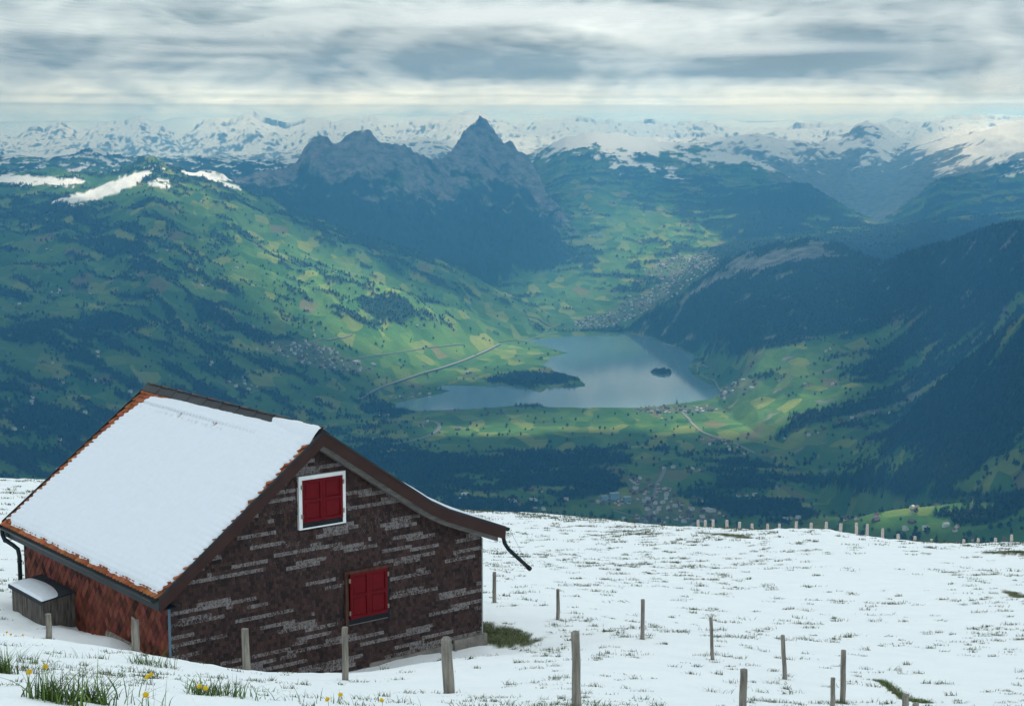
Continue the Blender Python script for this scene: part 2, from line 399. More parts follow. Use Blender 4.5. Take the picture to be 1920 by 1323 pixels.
# ------------------------------------------------------------ what grows where
PXg, PYg = project(X, Y, Z)
def blobs(lst):
    s = np.zeros(Z.shape)
    for cx, cy, rx, ry, an, w in lst:
        c, q = math.cos(R(an)), math.sin(R(an)); dx, dy = PXg - cx, PYg - cy
        e = ((dx * c + dy * q) / rx) ** 2 + ((-dx * q + dy * c) / ry) ** 2
        s += w * np.exp(-e ** 1.5)
    return s
FOREST = [
 (110,850,230,70,0,1.1),(40,770,120,45,0,.8),(40,700,150,20,8,.6),(240,640,210,28,8,.8),(330,700,160,24,8,.55),(520,800,130,30,5,.35),(330,770,120,30,5,.35),
 (180,440,260,40,14,.8),(60,390,180,25,0,.7),(40,540,70,28,0,1.0),(40,640,100,22,5,.6),(420,650,160,20,15,.5),(200,600,120,18,8,.5),
 (300,520,180,18,32,.5),(480,560,170,16,22,.55),(610,530,200,14,27,.5),(390,590,150,16,20,.55),(560,600,120,15,12,.5),(700,545,150,12,25,.45),
 (330,330,80,16,10,.8),(240,330,90,10,0,.5),(120,345,40,8,20,.5),(735,590,72,34,5,1.5),(560,640,110,14,12,.4),(720,490,180,10,20,.4),
 (690,400,250,60,12,1.0),(800,455,170,36,8,1.3),(500,330,140,18,5,.8),(940,400,80,60,50,.5),
 (880,885,330,42,3,.85),(1100,862,200,20,0,.35),(820,960,160,30,0,.9),(1010,975,150,18,0,1.0),(1090,905,110,16,0,.6),(700,860,120,24,0,.6),(1330,945,70,30,0,.6),(1430,960,140,24,0,1.0),(1390,900,60,26,0,.9),(1330,865,90,18,0,.5),
 (1000,712,75,13,0,1.6),(955,718,40,8,0,1.2),(730,775,70,22,20,.9),(835,738,14,5,0,1.0),(1240,697,30,20,0,2),
 (1500,530,330,75,0,1.3),(1290,600,120,45,-20,1.5),(1750,520,260,75,-12,1.3),(1450,600,180,30,-10,.9),(1610,600,140,30,-10,.5),
 (1400,650,90,16,-8,.9),(1560,770,120,17,-12,1.4),(1850,740,170,130,-30,1.25),(1780,850,140,50,-20,1.3),(1640,815,90,14,-15,.7),(1720,640,110,22,-25,.7),(1590,690,110,16,-15,.5),(1800,930,160,14,4,.9),(1600,905,200,14,0,.9),
 (1450,945,60,20,0,.8),(1800,965,130,14,5,.9),(1460,390,90,35,0,1.0),(1500,470,250,25,0,1.0),(1780,440,220,30,0,1.0),(1240,330,260,30,15,.6),(1010,400,100,60,40,.6),(1260,400,110,30,20,.5),
 (1080,480,120,12,25,.5),(1130,620,50,6,0,.8),(1300,725,40,8,-20,.3),
]
MEADOW = [
 (600,470,240,26,24,.7),(450,540,220,24,24,.35),(560,560,200,20,20,.35),(700,620,150,22,8,.5),(820,655,180,38,0,1.2),(780,700,170,25,-8,1.0),(640,615,90,16,12,.5),
 (180,540,110,24,0,.5),(150,580,130,20,0,.4),(1100,545,180,35,10,.5),(960,590,130,25,5,.7),(1050,790,300,22,0,1.0),(820,800,110,18,0,.5),(1000,830,170,12,0,.4),
 (1470,672,80,14,-8,1.0),(1400,765,160,35,-8,.7),(1300,800,170,30,0,.6),(1600,640,130,20,-20,.5),(1500,710,100,18,-18,.6),(1640,850,220,22,4,.7),(1560,830,100,20,-5,.5),
 (1660,950,190,14,0,.8),(1640,990,140,22,0,.8),(1200,430,180,30,28,.35),(1310,440,100,20,20,.4),(1790,910,120,10,0,.5),(1250,895,60,8,0,.3),(1220,900,60,40,0,.6),(1180,940,110,14,0,.6),
 (1120,460,90,20,20,.3),(1700,600,100,12,-30,.4),(1500,920,120,10,0,.6),
]
TOWN = [(1190,575,95,20,-28,1.0),(1120,600,60,10,-10,.9),(1280,498,90,26,-10,.9),(1270,540,60,16,-30,.6),(575,665,95,20,12,1.0),(660,690,80,9,5,.6),(450,722,110,12,5,.6),(600,650,60,9,10,.5),
 (1270,768,100,9,0,1.0),(1385,728,60,16,-20,.9),(1220,915,50,18,0,1.0),(1250,950,60,30,20,.8),(1140,940,55,12,0,.8),(1320,965,60,14,0,.9),(970,940,60,10,0,.5),(1190,975,60,14,0,.6),(770,742,60,5,-5,.8),(1640,415,40,10,0,.7),(1030,965,60,10,0,.4)]
fz = blobs(FOREST) - blobs(MEADOW)
# hedges and strips of wood run down the slopes (towards the lake) on the left, level on the right
ca, sa = math.cos(R(35)), math.sin(R(35))
u1, v1 = X * ca - Y * sa, X * sa + Y * ca
strip = fbm(u1 / 620, v1 / 150, 6, 201, 0.66)
strip2 = fbm(X / 520, Y / 190, 6, 221, 0.66)
patch = fbm(X / 240, Y / 240, 5, 241, 0.68)
st = np.where(lid == 1, strip, np.where(lid == 0, strip2 * 0.8 + 0.3 * patch, strip2))
F = fz * 0.8 + st * 1.9 + patch * 0.9 - 0.36
F = np.where(lid == 0, F - 0.08, F)
F = np.where((lid == 1), fz * .5 + st * 1.7 + patch * 1.5 - .26, F)
for nm_i, add in ((3, .75), (5, .4), (6, .12), (2, .45), (7, .5), (8, .3), (4, .12)): F = np.where(lid == nm_i, F + add, F)
town = blobs(TOWN) + 0.25 * patch
T = sstep(0.42, 0.7, town) * (lid < 13) * (dl > 12)
F = F - 0.75 * T
forest = sstep(0.02, 0.10, F) * (dl > 8)
LNAME = [''] + [l[0] for l in LAYERS]
def is_l(n): return lid == LNAME.index(n)
# slope
dZr = np.gradient(Z, axis=0) / np.gradient(rg, axis=0)
dZa = np.gradient(Z, axis=1) / (rg * np.gradient(LA)[None, :])
slope = np.hypot(dZr, dZa)
sn1 = fbm(X / 500, Y / 500, 5, 301, 0.6); sn2 = fbm(X / 160, Y / 160, 4, 311, 0.6)
snow = np.zeros(Z.shape)
SNOWB = [(60,338,110,9,3,1.2),(215,350,80,12,-22,1.3),(150,368,50,6,-10,1.0),(390,328,55,8,8,1.2),(310,345,30,8,0,.7),(420,345,30,6,20,.6)]
s_left = blobs(SNOWB) * .9 + 1.0 * sn2 - 0.45 + 0.3 * sn1 + .5 * fbm(X / 60, Y / 90, 3, 331)
snow = np.where(is_l('left_hill') & (blobs(SNOWB) > .15), sstep(0, .12, s_left), snow)
snow = np.where(is_l('left_back'), sstep(.25, .32, sn2 + blobs([(520,300,70,8,0,.35),(560,296,30,8,0,.4)]) + (Z + 350) / 700) , snow)
s_e = (Z + 330) / 330 + sn1 * 1.1 + sn2 * 0.8 + blobs([(1240,325,60,8,20,.7),(1100,262,120,14,0,.4),(1150,315,60,10,20,.3),(1300,300,90,12,12,.3),(1380,300,70,12,12,.4),(1440,310,50,10,20,.3)]) - .35
snow = np.where(is_l('east_ridge'), sstep(.1, .25, s_e), snow)
snow = np.where(is_l('right_massif') | is_l('muota_right'), sstep(.1, .3, (Z + 330) / 420 + sn1 * 1.2 + sn2 * .8 + blobs([(1830,300,100,16,-20,.4),(1880,260,80,30,-30,.3)]) - .15), snow)
snow = np.where(is_l('mid_range'), sstep(.0, .3, (Z + 300) / 420 + sn1 * 1.4 + sn2 * 1.0 - blobs([(1620,245,45,20,0,1.1)])), snow)
snow = np.where(is_l('snow_range'), sstep(-.1, .3, (Z + 480) / 500 + sn1 * 1.4 + sn2 * 1.0 - 1.3 * sstep(.42, .85, slope)), snow)
snow = np.where(is_l('far_range'), sstep(-.2, .1, (Z + 600) / 400 + sn1 * .7 - 1.1 * sstep(.4, .85, slope)), snow)
snow = np.where(is_l('mythen'), 0.75 * sstep(.42, .55, sn2 * 1.3 + (Z - 40) / 260 - np.clip(slope - .8, 0, 1)), snow)
rock = np.zeros(Z.shape)
rock = np.where(is_l('mythen'), sstep(.0, .25, (tt - .70) * 2.0 + sn2 * 1.2 + .5 * sn1 + blobs([(625,310,25,16,0,.6),(700,300,60,22,0,.3),(900,290,60,40,0,.25)])), rock)
rock = np.where(is_l('lake_hill'), 0.9 * sstep(.25, .6, blobs([(1470,480,75,15,-12,1.0),(1350,515,70,9,-32,.85),(1520,475,30,14,0,.6),(1270,570,50,6,-35,.5),(1420,500,60,10,-20,.6),(1340,640,60,4,8,.4)]) + sn2 * 1.5 - .12), rock)
rock = np.where(is_l('right_massif') | is_l('mid_range') | is_l('snow_range') | is_l('far_range'), .8, rock)
rock = np.where(is_l('east_ridge'), sstep(.5, .8, sn1 + sn2 + tt * .4), rock)
forest = forest * (1 - snow) * (1 - rock)
forest = np.where(is_l('snow_range') | is_l('far_range'), 0, forest)
forest = np.where(is_l('mid_range') | is_l('right_massif'), forest * sstep(-300, -500, Z), forest)
# thick woods stand above the ground
Z_ground = Z.copy()
rough = (RNG.random(Z.shape) - .5)
Z = Z + np.where(rg < 12500, forest * (6 + 5 * rough), forest * (9 + 22 * rough) * (rg < 24000))
FIELD_TONE = 0.5 + 0.5 * fbm(X / 1500, Y / 1500, 3, 401)  # broad random tone, stored per vertex but not read by the land material

co = np.stack([X.ravel(), Y.ravel(), Z.ravel()], 1)
i0 = (np.arange(NR - 1)[:, None] * NA + np.arange(NA - 1)[None, :]).ravel()
quads = np.stack([i0, i0 + 1, i0 + 1 + NA, i0 + NA], 1)

m_land, nt, bs = new_mat('land')
cov = attr(nt, 'cover'); sep = nt.nodes.new('ShaderNodeSeparateColor'); nt.links.new(cov.outputs['Color'], sep.inputs['Color'])
cov2 = attr(nt, 'cover2'); sep2 = nt.nodes.new('ShaderNodeSeparateColor'); nt.links.new(cov2.outputs['Color'], sep2.inputs['Color'])
geo = nt.nodes.new('ShaderNodeNewGeometry')
def vor(scale, stretch, feat='F1'):
    mp = nt.nodes.new('ShaderNodeMapping'); mp.inputs['Scale'].default_value = stretch; mp.inputs['Rotation'].default_value = (0, 0, 0.35)
    nt.links.new(geo.outputs['Position'], mp.inputs['Vector'])
    wob = nt.nodes.new('ShaderNodeTexNoise'); wob.inputs['Scale'].default_value = 0.006; nt.links.new(mp.outputs['Vector'], wob.inputs['Vector'])
    ad = nt.nodes.new('ShaderNodeVectorMath'); ad.operation = 'MULTIPLY_ADD'; nt.links.new(wob.outputs['Color'], ad.inputs[0]); ad.inputs[1].default_value = (60, 60, 0); nt.links.new(mp.outputs['Vector'], ad.inputs[2])
    v = nt.nodes.new('ShaderNodeTexVoronoi'); v.feature = feat; v.inputs['Scale'].default_value = scale
    nt.links.new(ad.outputs[0], v.inputs['Vector']); return v
v1_ = vor(0.012, (1, 0.5, 0.0))
sv = nt.nodes.new('ShaderNodeSeparateColor'); nt.links.new(v1_.outputs['Color'], sv.inputs['Color'])
g1 = mixc(nt, sv.outputs['Red'], (0.036, 0.120, 0.026), (0.095, 0.190, 0.036))
g2 = mixc(nt, rampv(nt, sv.outputs['Green'], .72, .92), g1, (0.190, 0.235, 0.050))
g2 = mixc(nt, rampv(nt, sv.outputs['Blue'], .965, .975), g2, (0.15, 0.150, 0.065))
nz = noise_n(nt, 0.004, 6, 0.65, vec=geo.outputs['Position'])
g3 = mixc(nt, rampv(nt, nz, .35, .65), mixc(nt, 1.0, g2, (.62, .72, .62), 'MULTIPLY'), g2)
nz2 = noise_n(nt, 0.03, 5, 0.7, vec=geo.outputs['Position'])
fcol = mixc(nt, rampv(nt, nz2, .3, .7), (0.005, 0.020, 0.012), (0.014, 0.044, 0.020))
ccol = mixc(nt, sep.outputs['Red'], g3, fcol)
tcol = mixc(nt, rampv(nt, noise_n(nt, .05, 2, .5, vec=geo.outputs['Position']), .4, .6), (0.06, 0.09, 0.05), (0.15, 0.15, 0.14))
ccol = mixc(nt, math_n(nt, 'MULTIPLY', sep2.outputs['Red'], .45), ccol, tcol)
rn = noise_n(nt, .012, 6, .7, vec=geo.outputs['Position'], stretch=(.9, .9, 1.2))
rcol = mixc(nt, rampv(nt, rn, .35, .65), (0.040, 0.055, 0.060), (0.27, 0.265, 0.245))
ccol = mixc(nt, sep.outputs['Blue'], ccol, rcol)
ccol = mixc(nt, sep.outputs['Green'], ccol, (0.86, 0.87, 0.88))
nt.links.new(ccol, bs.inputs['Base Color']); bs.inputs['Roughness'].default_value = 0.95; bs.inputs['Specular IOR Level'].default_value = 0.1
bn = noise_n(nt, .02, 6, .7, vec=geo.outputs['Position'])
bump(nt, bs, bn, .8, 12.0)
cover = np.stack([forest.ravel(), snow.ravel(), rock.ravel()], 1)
cover2 = np.stack([T.ravel(), FIELD_TONE.ravel(), np.zeros(Z.size)], 1)
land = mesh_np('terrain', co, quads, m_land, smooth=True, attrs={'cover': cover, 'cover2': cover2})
tag(land, kind='structure')

def ground_z(x, y):
    r = np.hypot(x, y); a = np.arctan2(x, y)
    ri = np.clip(np.interp(r, LR, np.arange(NR)), 0, NR - 1.001); ai = np.clip(np.interp(a, LA, np.arange(NA)), 0, NA - 1.001)
    i = ri.astype(int); j = ai.astype(int); fr = ri - i; fa = ai - j
    g = Z_ground
    return (g[i, j] * (1 - fa) + g[i, j + 1] * fa) * (1 - fr) + (g[i + 1, j] * (1 - fa) + g[i + 1, j + 1] * fa) * fr
def samp(field, x, y):
    r = np.hypot(x, y); a = np.arctan2(x, y)
    i = np.clip(np.round(np.interp(r, LR, np.arange(NR))).astype(int), 0, NR - 1)
    j = np.clip(np.round(np.interp(a, LA, np.arange(NA))).astype(int), 0, NA - 1)
    return field[i, j]
def on_ground(px, py):
    """the land point seen at a pixel of the survey photograph (first hit along the ray)"""
    a, t = az_tan(px, py); a = float(a); t = float(t)
    rr = np.arange(3500, 30000, 8.0); zz = ground_z(rr * math.sin(a), rr * math.cos(a))
    k = np.argmax(zz >= rr * t)
    r = rr[k] if zz[k] >= rr[k] * t else 9000.0
    return np.array([r * math.sin(a), r * math.cos(a), zz[k]])

# water
m_water, nt, bs = new_mat('lake_water')
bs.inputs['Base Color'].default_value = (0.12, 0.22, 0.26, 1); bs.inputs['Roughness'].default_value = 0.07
bs.inputs['IOR'].default_value = 1.333
wv = noise_n(nt, .02, 5, .6, stretch=(1, .35, 1)); bump(nt, bs, wv, .12, 1.0)
lo = LPD.min(0) - 150; hi = LPD.max(0) + 150
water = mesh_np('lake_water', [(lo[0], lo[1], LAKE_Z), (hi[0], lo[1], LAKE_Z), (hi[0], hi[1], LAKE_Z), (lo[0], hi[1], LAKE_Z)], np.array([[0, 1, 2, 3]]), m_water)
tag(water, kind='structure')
# ================================================================== CLOUD DECK with gaps that let the sun through
CZ = 800.0
n = 420
gy = np.concatenate([np.linspace(-9000, 5900, 60), np.geomspace(6000, 95000, 440)])
uu, cyg = np.meshgrid(np.linspace(-1, 1, n), gy)
cxg = uu * (11000 + .45 * np.maximum(cyg, 0))
lump = fbm(cxg / 5200, cyg / 6500, 3, 501, 0.5)
def sabs(v, e=.03): return np.sqrt(v * v + e)
lobe = .60 * sabs(gnoise(cxg / 3900, cyg / 6000, 551)) + .28 * sabs(gnoise(cxg / 1900 + 7, cyg / 3400, 552)) + .10 * sabs(gnoise(cxg / 900, cyg / 1700, 553))
lobe = lobe / .5
cpx, cpy = project(cxg, cyg, np.full(cxg.shape, CZ - 60))
ex = cpx / 165 + .6 * gnoise(cpx / 230, cpy / 80, 562); ey = cpy / 88 + .6 * gnoise(cpx / 210, cpy / 80, 564)
big = fbm(ex, ey, 6, 561, .55); small = .62 - 1.6 * sabs(fbm(cpx / 52 + ex, cpy / 30 + ey, 4, 563, .55), .003)
dens = np.where(cyg > 6000, -.5 * big, fbm(cxg / 4500, cyg / 4500, 4, 511, .5))
# shadow of each bit of cloud on the land, seen from the lookout
hz = np.full(cxg.shape, -1150.0)
for _ in range(3):
    s = (CZ - hz) / SUN_DIR.z
    lx, ly = cxg - SUN_DIR.x * s, cyg - SUN_DIR.y * s
    ok = np.hypot(lx, ly) > 500
    hz = np.where(ok & (ly > 0), samp(Z_ground, np.where(ok, lx, 0), np.where(ok, ly, 5000)), -1000)
spx, spy = project(lx, ly, hz); sr = np.hypot(lx, ly)
LIT = [(560,480,230,55,22,1.0),(330,480,120,30,20,.5),(700,590,200,45,15,.9),(450,560,200,30,25,.5),(200,610,180,25,5,.35),(1350,460,60,20,20,.6),(640,520,150,20,25,.5),(1480,640,120,25,-15,.5),(1000,480,60,30,20,.4),(820,660,200,45,0,1.1),(1100,560,190,60,10,1.0),(1200,440,200,70,20,.8),(220,350,230,28,0,1.0),(150,580,170,45,0,.45),
 (1450,680,110,30,-10,1.2),(1350,780,190,45,0,.9),(900,810,130,14,0,.7),(1700,960,210,40,0,.75),(1560,730,170,40,-20,.5),(1640,850,150,25,0,.35),(1150,280,300,25,0,.6),(115,250,80,22,0,.5),(450,238,140,20,0,.5),(760,235,120,15,0,.4),(1850,270,130,60,0,.8),
 (1640,410,70,20,0,.8),(1600,450,220,25,0,.6),(1350,420,150,30,0,.4),(1250,500,120,40,0,.5),(1060,790,200,22,0,.5),(640,300,80,30,0,.4),(900,260,60,40,0,.4),(960,640,80,20,0,.5),(1100,660,70,30,0,.4)]
DARK = [(800,430,230,60,8,1.2),(1450,560,300,60,0,1.0),(1850,700,200,130,0,.9),(100,800,330,120,0,.8),(900,890,350,50,0,.8),(200,420,260,35,10,.4),(1250,600,90,40,0,1.0),(1250,950,130,60,0,.6),(250,650,220,40,0,.4)]
lit = np.zeros(cxg.shape)
for L_, sg in ((LIT, 1), (DARK, -1)):
    for cx, cy, rx, ry, an, w in L_:
        c, q = math.cos(R(an)), math.sin(R(an)); dx, dy = spx - cx, spy - cy
        e = ((dx * c + dy * q) / rx) ** 2 + ((-dx * q + dy * c) / ry) ** 2
        lit += sg * w * np.exp(-np.minimum(e, 50) ** 1.2)
lit = np.where(ly < 3000, 0, lit)
thick = np.clip(0.95 + 0.25 * dens - 0.85 * lit, 0.12, 1.0)
def blur(f, k0, k1):
    for ax, k in ((0, k0), (1, k1)):
        pad = [(0, 0), (0, 0)]; pad[ax] = (k, k); q = np.cumsum(np.pad(f, pad, mode='edge'), axis=ax)
        q = np.concatenate([np.zeros_like(np.take(q, [0], ax)), q], ax); m_ = f.shape[ax]
        f = (np.take(q, range(2 * k + 1, 2 * k + 1 + m_), ax) - np.take(q, range(0, m_), ax)) / (2 * k + 1)
    return f
tb_ = blur(blur(thick, 6, 4), 6, 4); thick = np.where(cyg > 9000, tb_, thick)
thick = np.where(ly < 3500, np.maximum(thick, 0.93), thick)
edge = sstep(0, .06, 1 - np.abs(uu)) * sstep(0, 9000, 95000 - cyg) * sstep(0, 2000, cyg + 9000)
thick = thick * edge
puff = .5 - lobe
bot = CZ + 25 * lump - 16 * lobe + 25 * big
top = np.maximum(bot + 60, CZ + 150 + 250 * thick)
bot = np.maximum(bot, 590 + 12 * puff)
nn = cxg.size; w_ = n
cco = np.concatenate([np.stack([cxg.ravel(), cyg.ravel(), bot.ravel()], 1), np.stack([cxg.ravel(), cyg.ravel(), top.ravel()], 1)])
r0 = (np.arange(len(gy) - 1)[:, None] * w_ + np.arange(w_ - 1)[None, :]).ravel()
qb = np.stack([r0, r0 + w_, r0 + 1 + w_, r0 + 1], 1); qt = np.stack([r0, r0 + 1, r0 + 1 + w_, r0 + w_], 1) + nn
m_cloud, nt, bs = new_mat('cloud')
nt.nodes.remove(bs); outn = nt.nodes['Material Output']
ca_ = attr(nt, 'cover'); sp_ = nt.nodes.new('ShaderNodeSeparateColor'); nt.links.new(ca_.outputs['Color'], sp_.inputs['Color'])
gp = nt.nodes.new('ShaderNodeNewGeometry')
fn = noise_n(nt, .0012, 4, .5, vec=gp.outputs['Position'], stretch=(1, .2, 1))
al = math_n(nt, 'ADD', sp_.outputs['Red'], math_n(nt, 'MULTIPLY', math_n(nt, 'SUBTRACT', fn, .5), .08))
al = rampv(nt, al, .15, .75, 0.0, .98)
al = math_n(nt, 'MULTIPLY', al, rampv(nt, sp_.outputs['Red'], 0.0, .15))
dif = nt.nodes.new('ShaderNodeBsdfDiffuse'); tra = nt.nodes.new('ShaderNodeBsdfTranslucent'); tp = nt.nodes.new('ShaderNodeBsdfTransparent')
fn2 = noise_n(nt, .0012, 4, .5, vec=gp.outputs['Position'], stretch=(1, .15, 1))
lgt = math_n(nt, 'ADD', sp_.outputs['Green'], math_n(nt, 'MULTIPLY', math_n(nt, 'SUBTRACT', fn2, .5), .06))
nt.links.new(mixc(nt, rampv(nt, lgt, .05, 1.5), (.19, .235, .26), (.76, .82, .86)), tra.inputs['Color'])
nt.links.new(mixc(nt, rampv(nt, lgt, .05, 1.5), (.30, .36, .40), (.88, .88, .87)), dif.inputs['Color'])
mx = nt.nodes.new('ShaderNodeMixShader'); mx.inputs['Fac'].default_value = .6
nt.links.new(dif.outputs[0], mx.inputs[1]); nt.links.new(tra.outputs[0], mx.inputs[2])
mx2 = nt.nodes.new('ShaderNodeMixShader'); nt.links.new(al, mx2.inputs['Fac']); nt.links.new(tp.outputs[0], mx2.inputs[1]); nt.links.new(mx.outputs[0], mx2.inputs[2])
nt.links.new(mx2.outputs[0], outn.inputs['Surface'])
GREY = [(620,110,420,42,3,.8),(200,120,300,45,0,.45),(330,60,220,30,10,.35),(1640,105,190,34,0,.9),(1430,130,150,28,0,.75),(1380,18,330,22,0,.6),(980,70,110,50,20,.35),(1850,150,200,40,0,.5),(1120,140,200,22,0,.4),(60,205,260,18,0,.3),(1560,70,120,22,0,.3)]
PALE = [(1130,60,170,36,5,.7),(800,30,160,26,10,.5),(1720,40,230,26,0,.6),(110,45,150,30,0,.4),(1520,165,200,20,0,.6),(860,185,560,18,0,.65),(300,185,420,14,0,.4),(1650,200,300,14,0,.5),(1330,60,80,20,0,.3)]
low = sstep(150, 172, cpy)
lightness = 0.44 + .95 * big + (.34 + .10 * low) * small + .14 * low + .5 * sstep(20000, 60000, cyg)  # light and shade of the clouds painted as colour on a nearly flat sheet
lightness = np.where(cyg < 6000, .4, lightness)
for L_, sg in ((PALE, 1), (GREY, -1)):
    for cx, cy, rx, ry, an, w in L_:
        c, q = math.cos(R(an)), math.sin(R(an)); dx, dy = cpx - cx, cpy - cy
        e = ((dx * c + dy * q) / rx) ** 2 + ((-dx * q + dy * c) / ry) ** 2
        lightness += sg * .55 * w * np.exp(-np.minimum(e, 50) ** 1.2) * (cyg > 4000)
lightness = np.where(cyg < 8800, .12, lightness)  # unseen near cloud darkened to cut the ambient light over the valley
lightness = np.where(np.hypot(cxg, cyg - 300) < 2400, .86, lightness)  # unseen cloud overhead made pale to brighten the light on the snow
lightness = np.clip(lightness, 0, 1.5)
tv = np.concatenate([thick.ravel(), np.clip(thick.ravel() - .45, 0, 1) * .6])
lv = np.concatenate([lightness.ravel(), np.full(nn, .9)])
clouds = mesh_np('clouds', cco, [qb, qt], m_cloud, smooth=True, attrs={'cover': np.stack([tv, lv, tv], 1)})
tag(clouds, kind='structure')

# the air between
m_haze, nt, bs = new_mat('haze_air'); nt.nodes.remove(bs)
pv = nt.nodes.new('ShaderNodeVolumePrincipled')
pv.inputs['Color'].default_value = (0.14, 0.47, 0.93, 1)
pv.inputs['Density'].default_value = 5.9e-5
pv.inputs['Absorption Color'].default_value = (0.46, 0.58, 1, 1)
pv.inputs['Anisotropy'].default_value = 0.3
nt.links.new(pv.outputs[0], nt.nodes['Material Output'].inputs['Volume'])
hz_ = MB(); hz_.box(-40000, 40000, -3000, 47500, -1460, 560)
haze = hz_.build('haze', m_haze); tag(haze, kind='stuff')
# ================================================================== THE SNOWY HILLTOP
HUT_AZ = R(38.2)
HUT_C = P(318, 1135, 38.5)
HU = Vector((-math.sin(HUT_AZ), math.cos(HUT_AZ), 0)); HW = Vector((math.cos(HUT_AZ), math.sin(HUT_AZ), 0))
def hut_pt(x, y, z): return HUT_C + HW * x + HU * y + Vector((0, 0, z))
CTRL = [P(*q) for q in [
 (-100,1400,8),(0,1323,11.5),(240,1323,13),(480,1323,15),(660,1323,18),(830,1323,20.5),(1080,1320,22.5),(1391,1372,21.5),(1200,1400,17),(1560,1400,20),(1580,1315,31),(1700,1345,24),(1920,1323,29),(2050,1330,29),(900,1450,13),(400,1480,9.5),
 (-150,1182,38),(0,1184,38),(92,1199,37),(170,1212,36),(253,1226,35.5),(350,1240,35),(462,1257,34.5),(560,1266,32.5),(648,1275,31),(745,1286,29.5),(842,1298,28),(960,1309,25),
 (40,1262,19),(250,1280,20),(450,1290,21),(640,1300,22.5),(1200,1300,27),(1350,1290,31),(1180,1250,33),(980,1260,32),(1050,1215,41),(780,1245,38),
 (926,1128,53),(1046,1160,48),(1204,1198,41.5),(1334,1236,37.5),(1470,1273,34),
 (980,1080,72),(1100,1085,74),(1400,1100,76),(1700,1110,74),(1900,1130,68),(2050,1140,66),(1250,1150,56),(1600,1195,50),(1500,1150,60),(1800,1190,52),(1750,1250,40),(1920,1220,45),
 (930,1005,130),(1100,1020,125),(1300,1030,115),(1500,1035,110),(1620,1040,108),(1720,1060,100),(1850,1060,105),(1550,1075,88),(1420,1060,100),
 (900,970,172),(966,980,172),(1050,987,170),(1130,992,168),(1210,998,162),(1260,1001,156),(1290,993,150),(1310,990,145),(1345,989,143),(1385,994,140),(1440,997,139),(1500,996,138),(1560,996,136),(1600,1001,135),(1650,1013,135),(1700,1022,137),(1750,1028,138),(1790,1029,140),(1830,1026,139),(1880,1024,137),(1920,1024,135),(2050,1015,130),(2250,1010,125),
 (-250,905,150),(-100,907,150),(0,908,150),(90,909,150),(200,915,152),(350,930,158),(500,945,163),(700,958,168),
 (0,1000,88),(30,1090,54),(-150,1000,88),(-150,1100,52),(200,1000,90),(400,1010,95),(700,1030,100),
]]
CTRL += [hut_pt(*q) for q in [(0,0,-1.5),(0,1.5,-1.5),(0,3.6,-1.5),(0,4.7,-1.62),(0,5.6,-1.75),(-1.1,5.5,-1.62),(-1.1,6.6,-1.62),(-1.1,7.7,-1.62),(0,8.8,-1.9),(-2,9,-1.5),(2.2,0,-2.15),(4.1,0,-2.5),(6.5,0,-2.6),(9.28,0,-2.68),(9.9,1.2,-2.8),(9.6,5,-3.4),(9.6,9,-4.2),(4,9,-3.2),(1.0,-1.2,-1.75),(4.2,-1.2,-2.45),(9,-1.5,-2.62),(-1.6,3.5,-1.25),(-1.3,1.5,-1.2)]]
def drop(px, py, d, dd, slope):
    p = P(px, py, d); k = (d + dd) / d; return Vector((p.x * k, p.y * k, p.z - dd * slope))
for q in [(-250,905,150),(0,908,150),(200,915,152),(500,945,163),(700,958,168),(966,980,172),(1130,992,168),(1260,1001,156),(1310,990,145),(1500,996,138),(1600,1001,135),(1700,1022,137),(1790,1029,140),(1920,1024,135),(2250,1010,125)]:
    CTRL += [drop(*q, 22, .42), drop(*q, 70, .62), drop(*q, 190, .75)]
CTRL += [Vector((0, 0, -2.2)), Vector((-3, 0, -2.0)), Vector((4, 0, -2.2)), Vector((0, -8, -.6)), Vector((-6, 5, -2.9)), Vector((8, 5, -3.8)), Vector((0, 5, -3.4))]
cc_ = np.array([tuple(c) for c in CTRL])
def warpc(x, y):                      # work in log-polar space so that near detail and far slopes weigh alike
    r = np.hypot(x, y) + 6; return np.log(r) * 1.0, np.arctan2(x, y + 6) * 1.3
def tps(d2): return np.where(d2 > 0, .5 * d2 * np.log(np.maximum(d2, 1e-12)), 0)
sx, sy = warpc(cc_[:, 0], cc_[:, 1]); nC = len(cc_); rC = np.hypot(cc_[:, 0], cc_[:, 1]) + 6
val = cc_[:, 2] / rC
K = tps((sx[:, None] - sx) ** 2 + (sy[:, None] - sy) ** 2) + np.eye(nC) * 2e-5
Pm = np.stack([np.ones(nC), sx, sy], 1)
A_ = np.block([[K, Pm], [Pm.T, np.zeros((3, 3))]]); wts = np.linalg.solve(A_, np.concatenate([val, np.zeros(3)]))
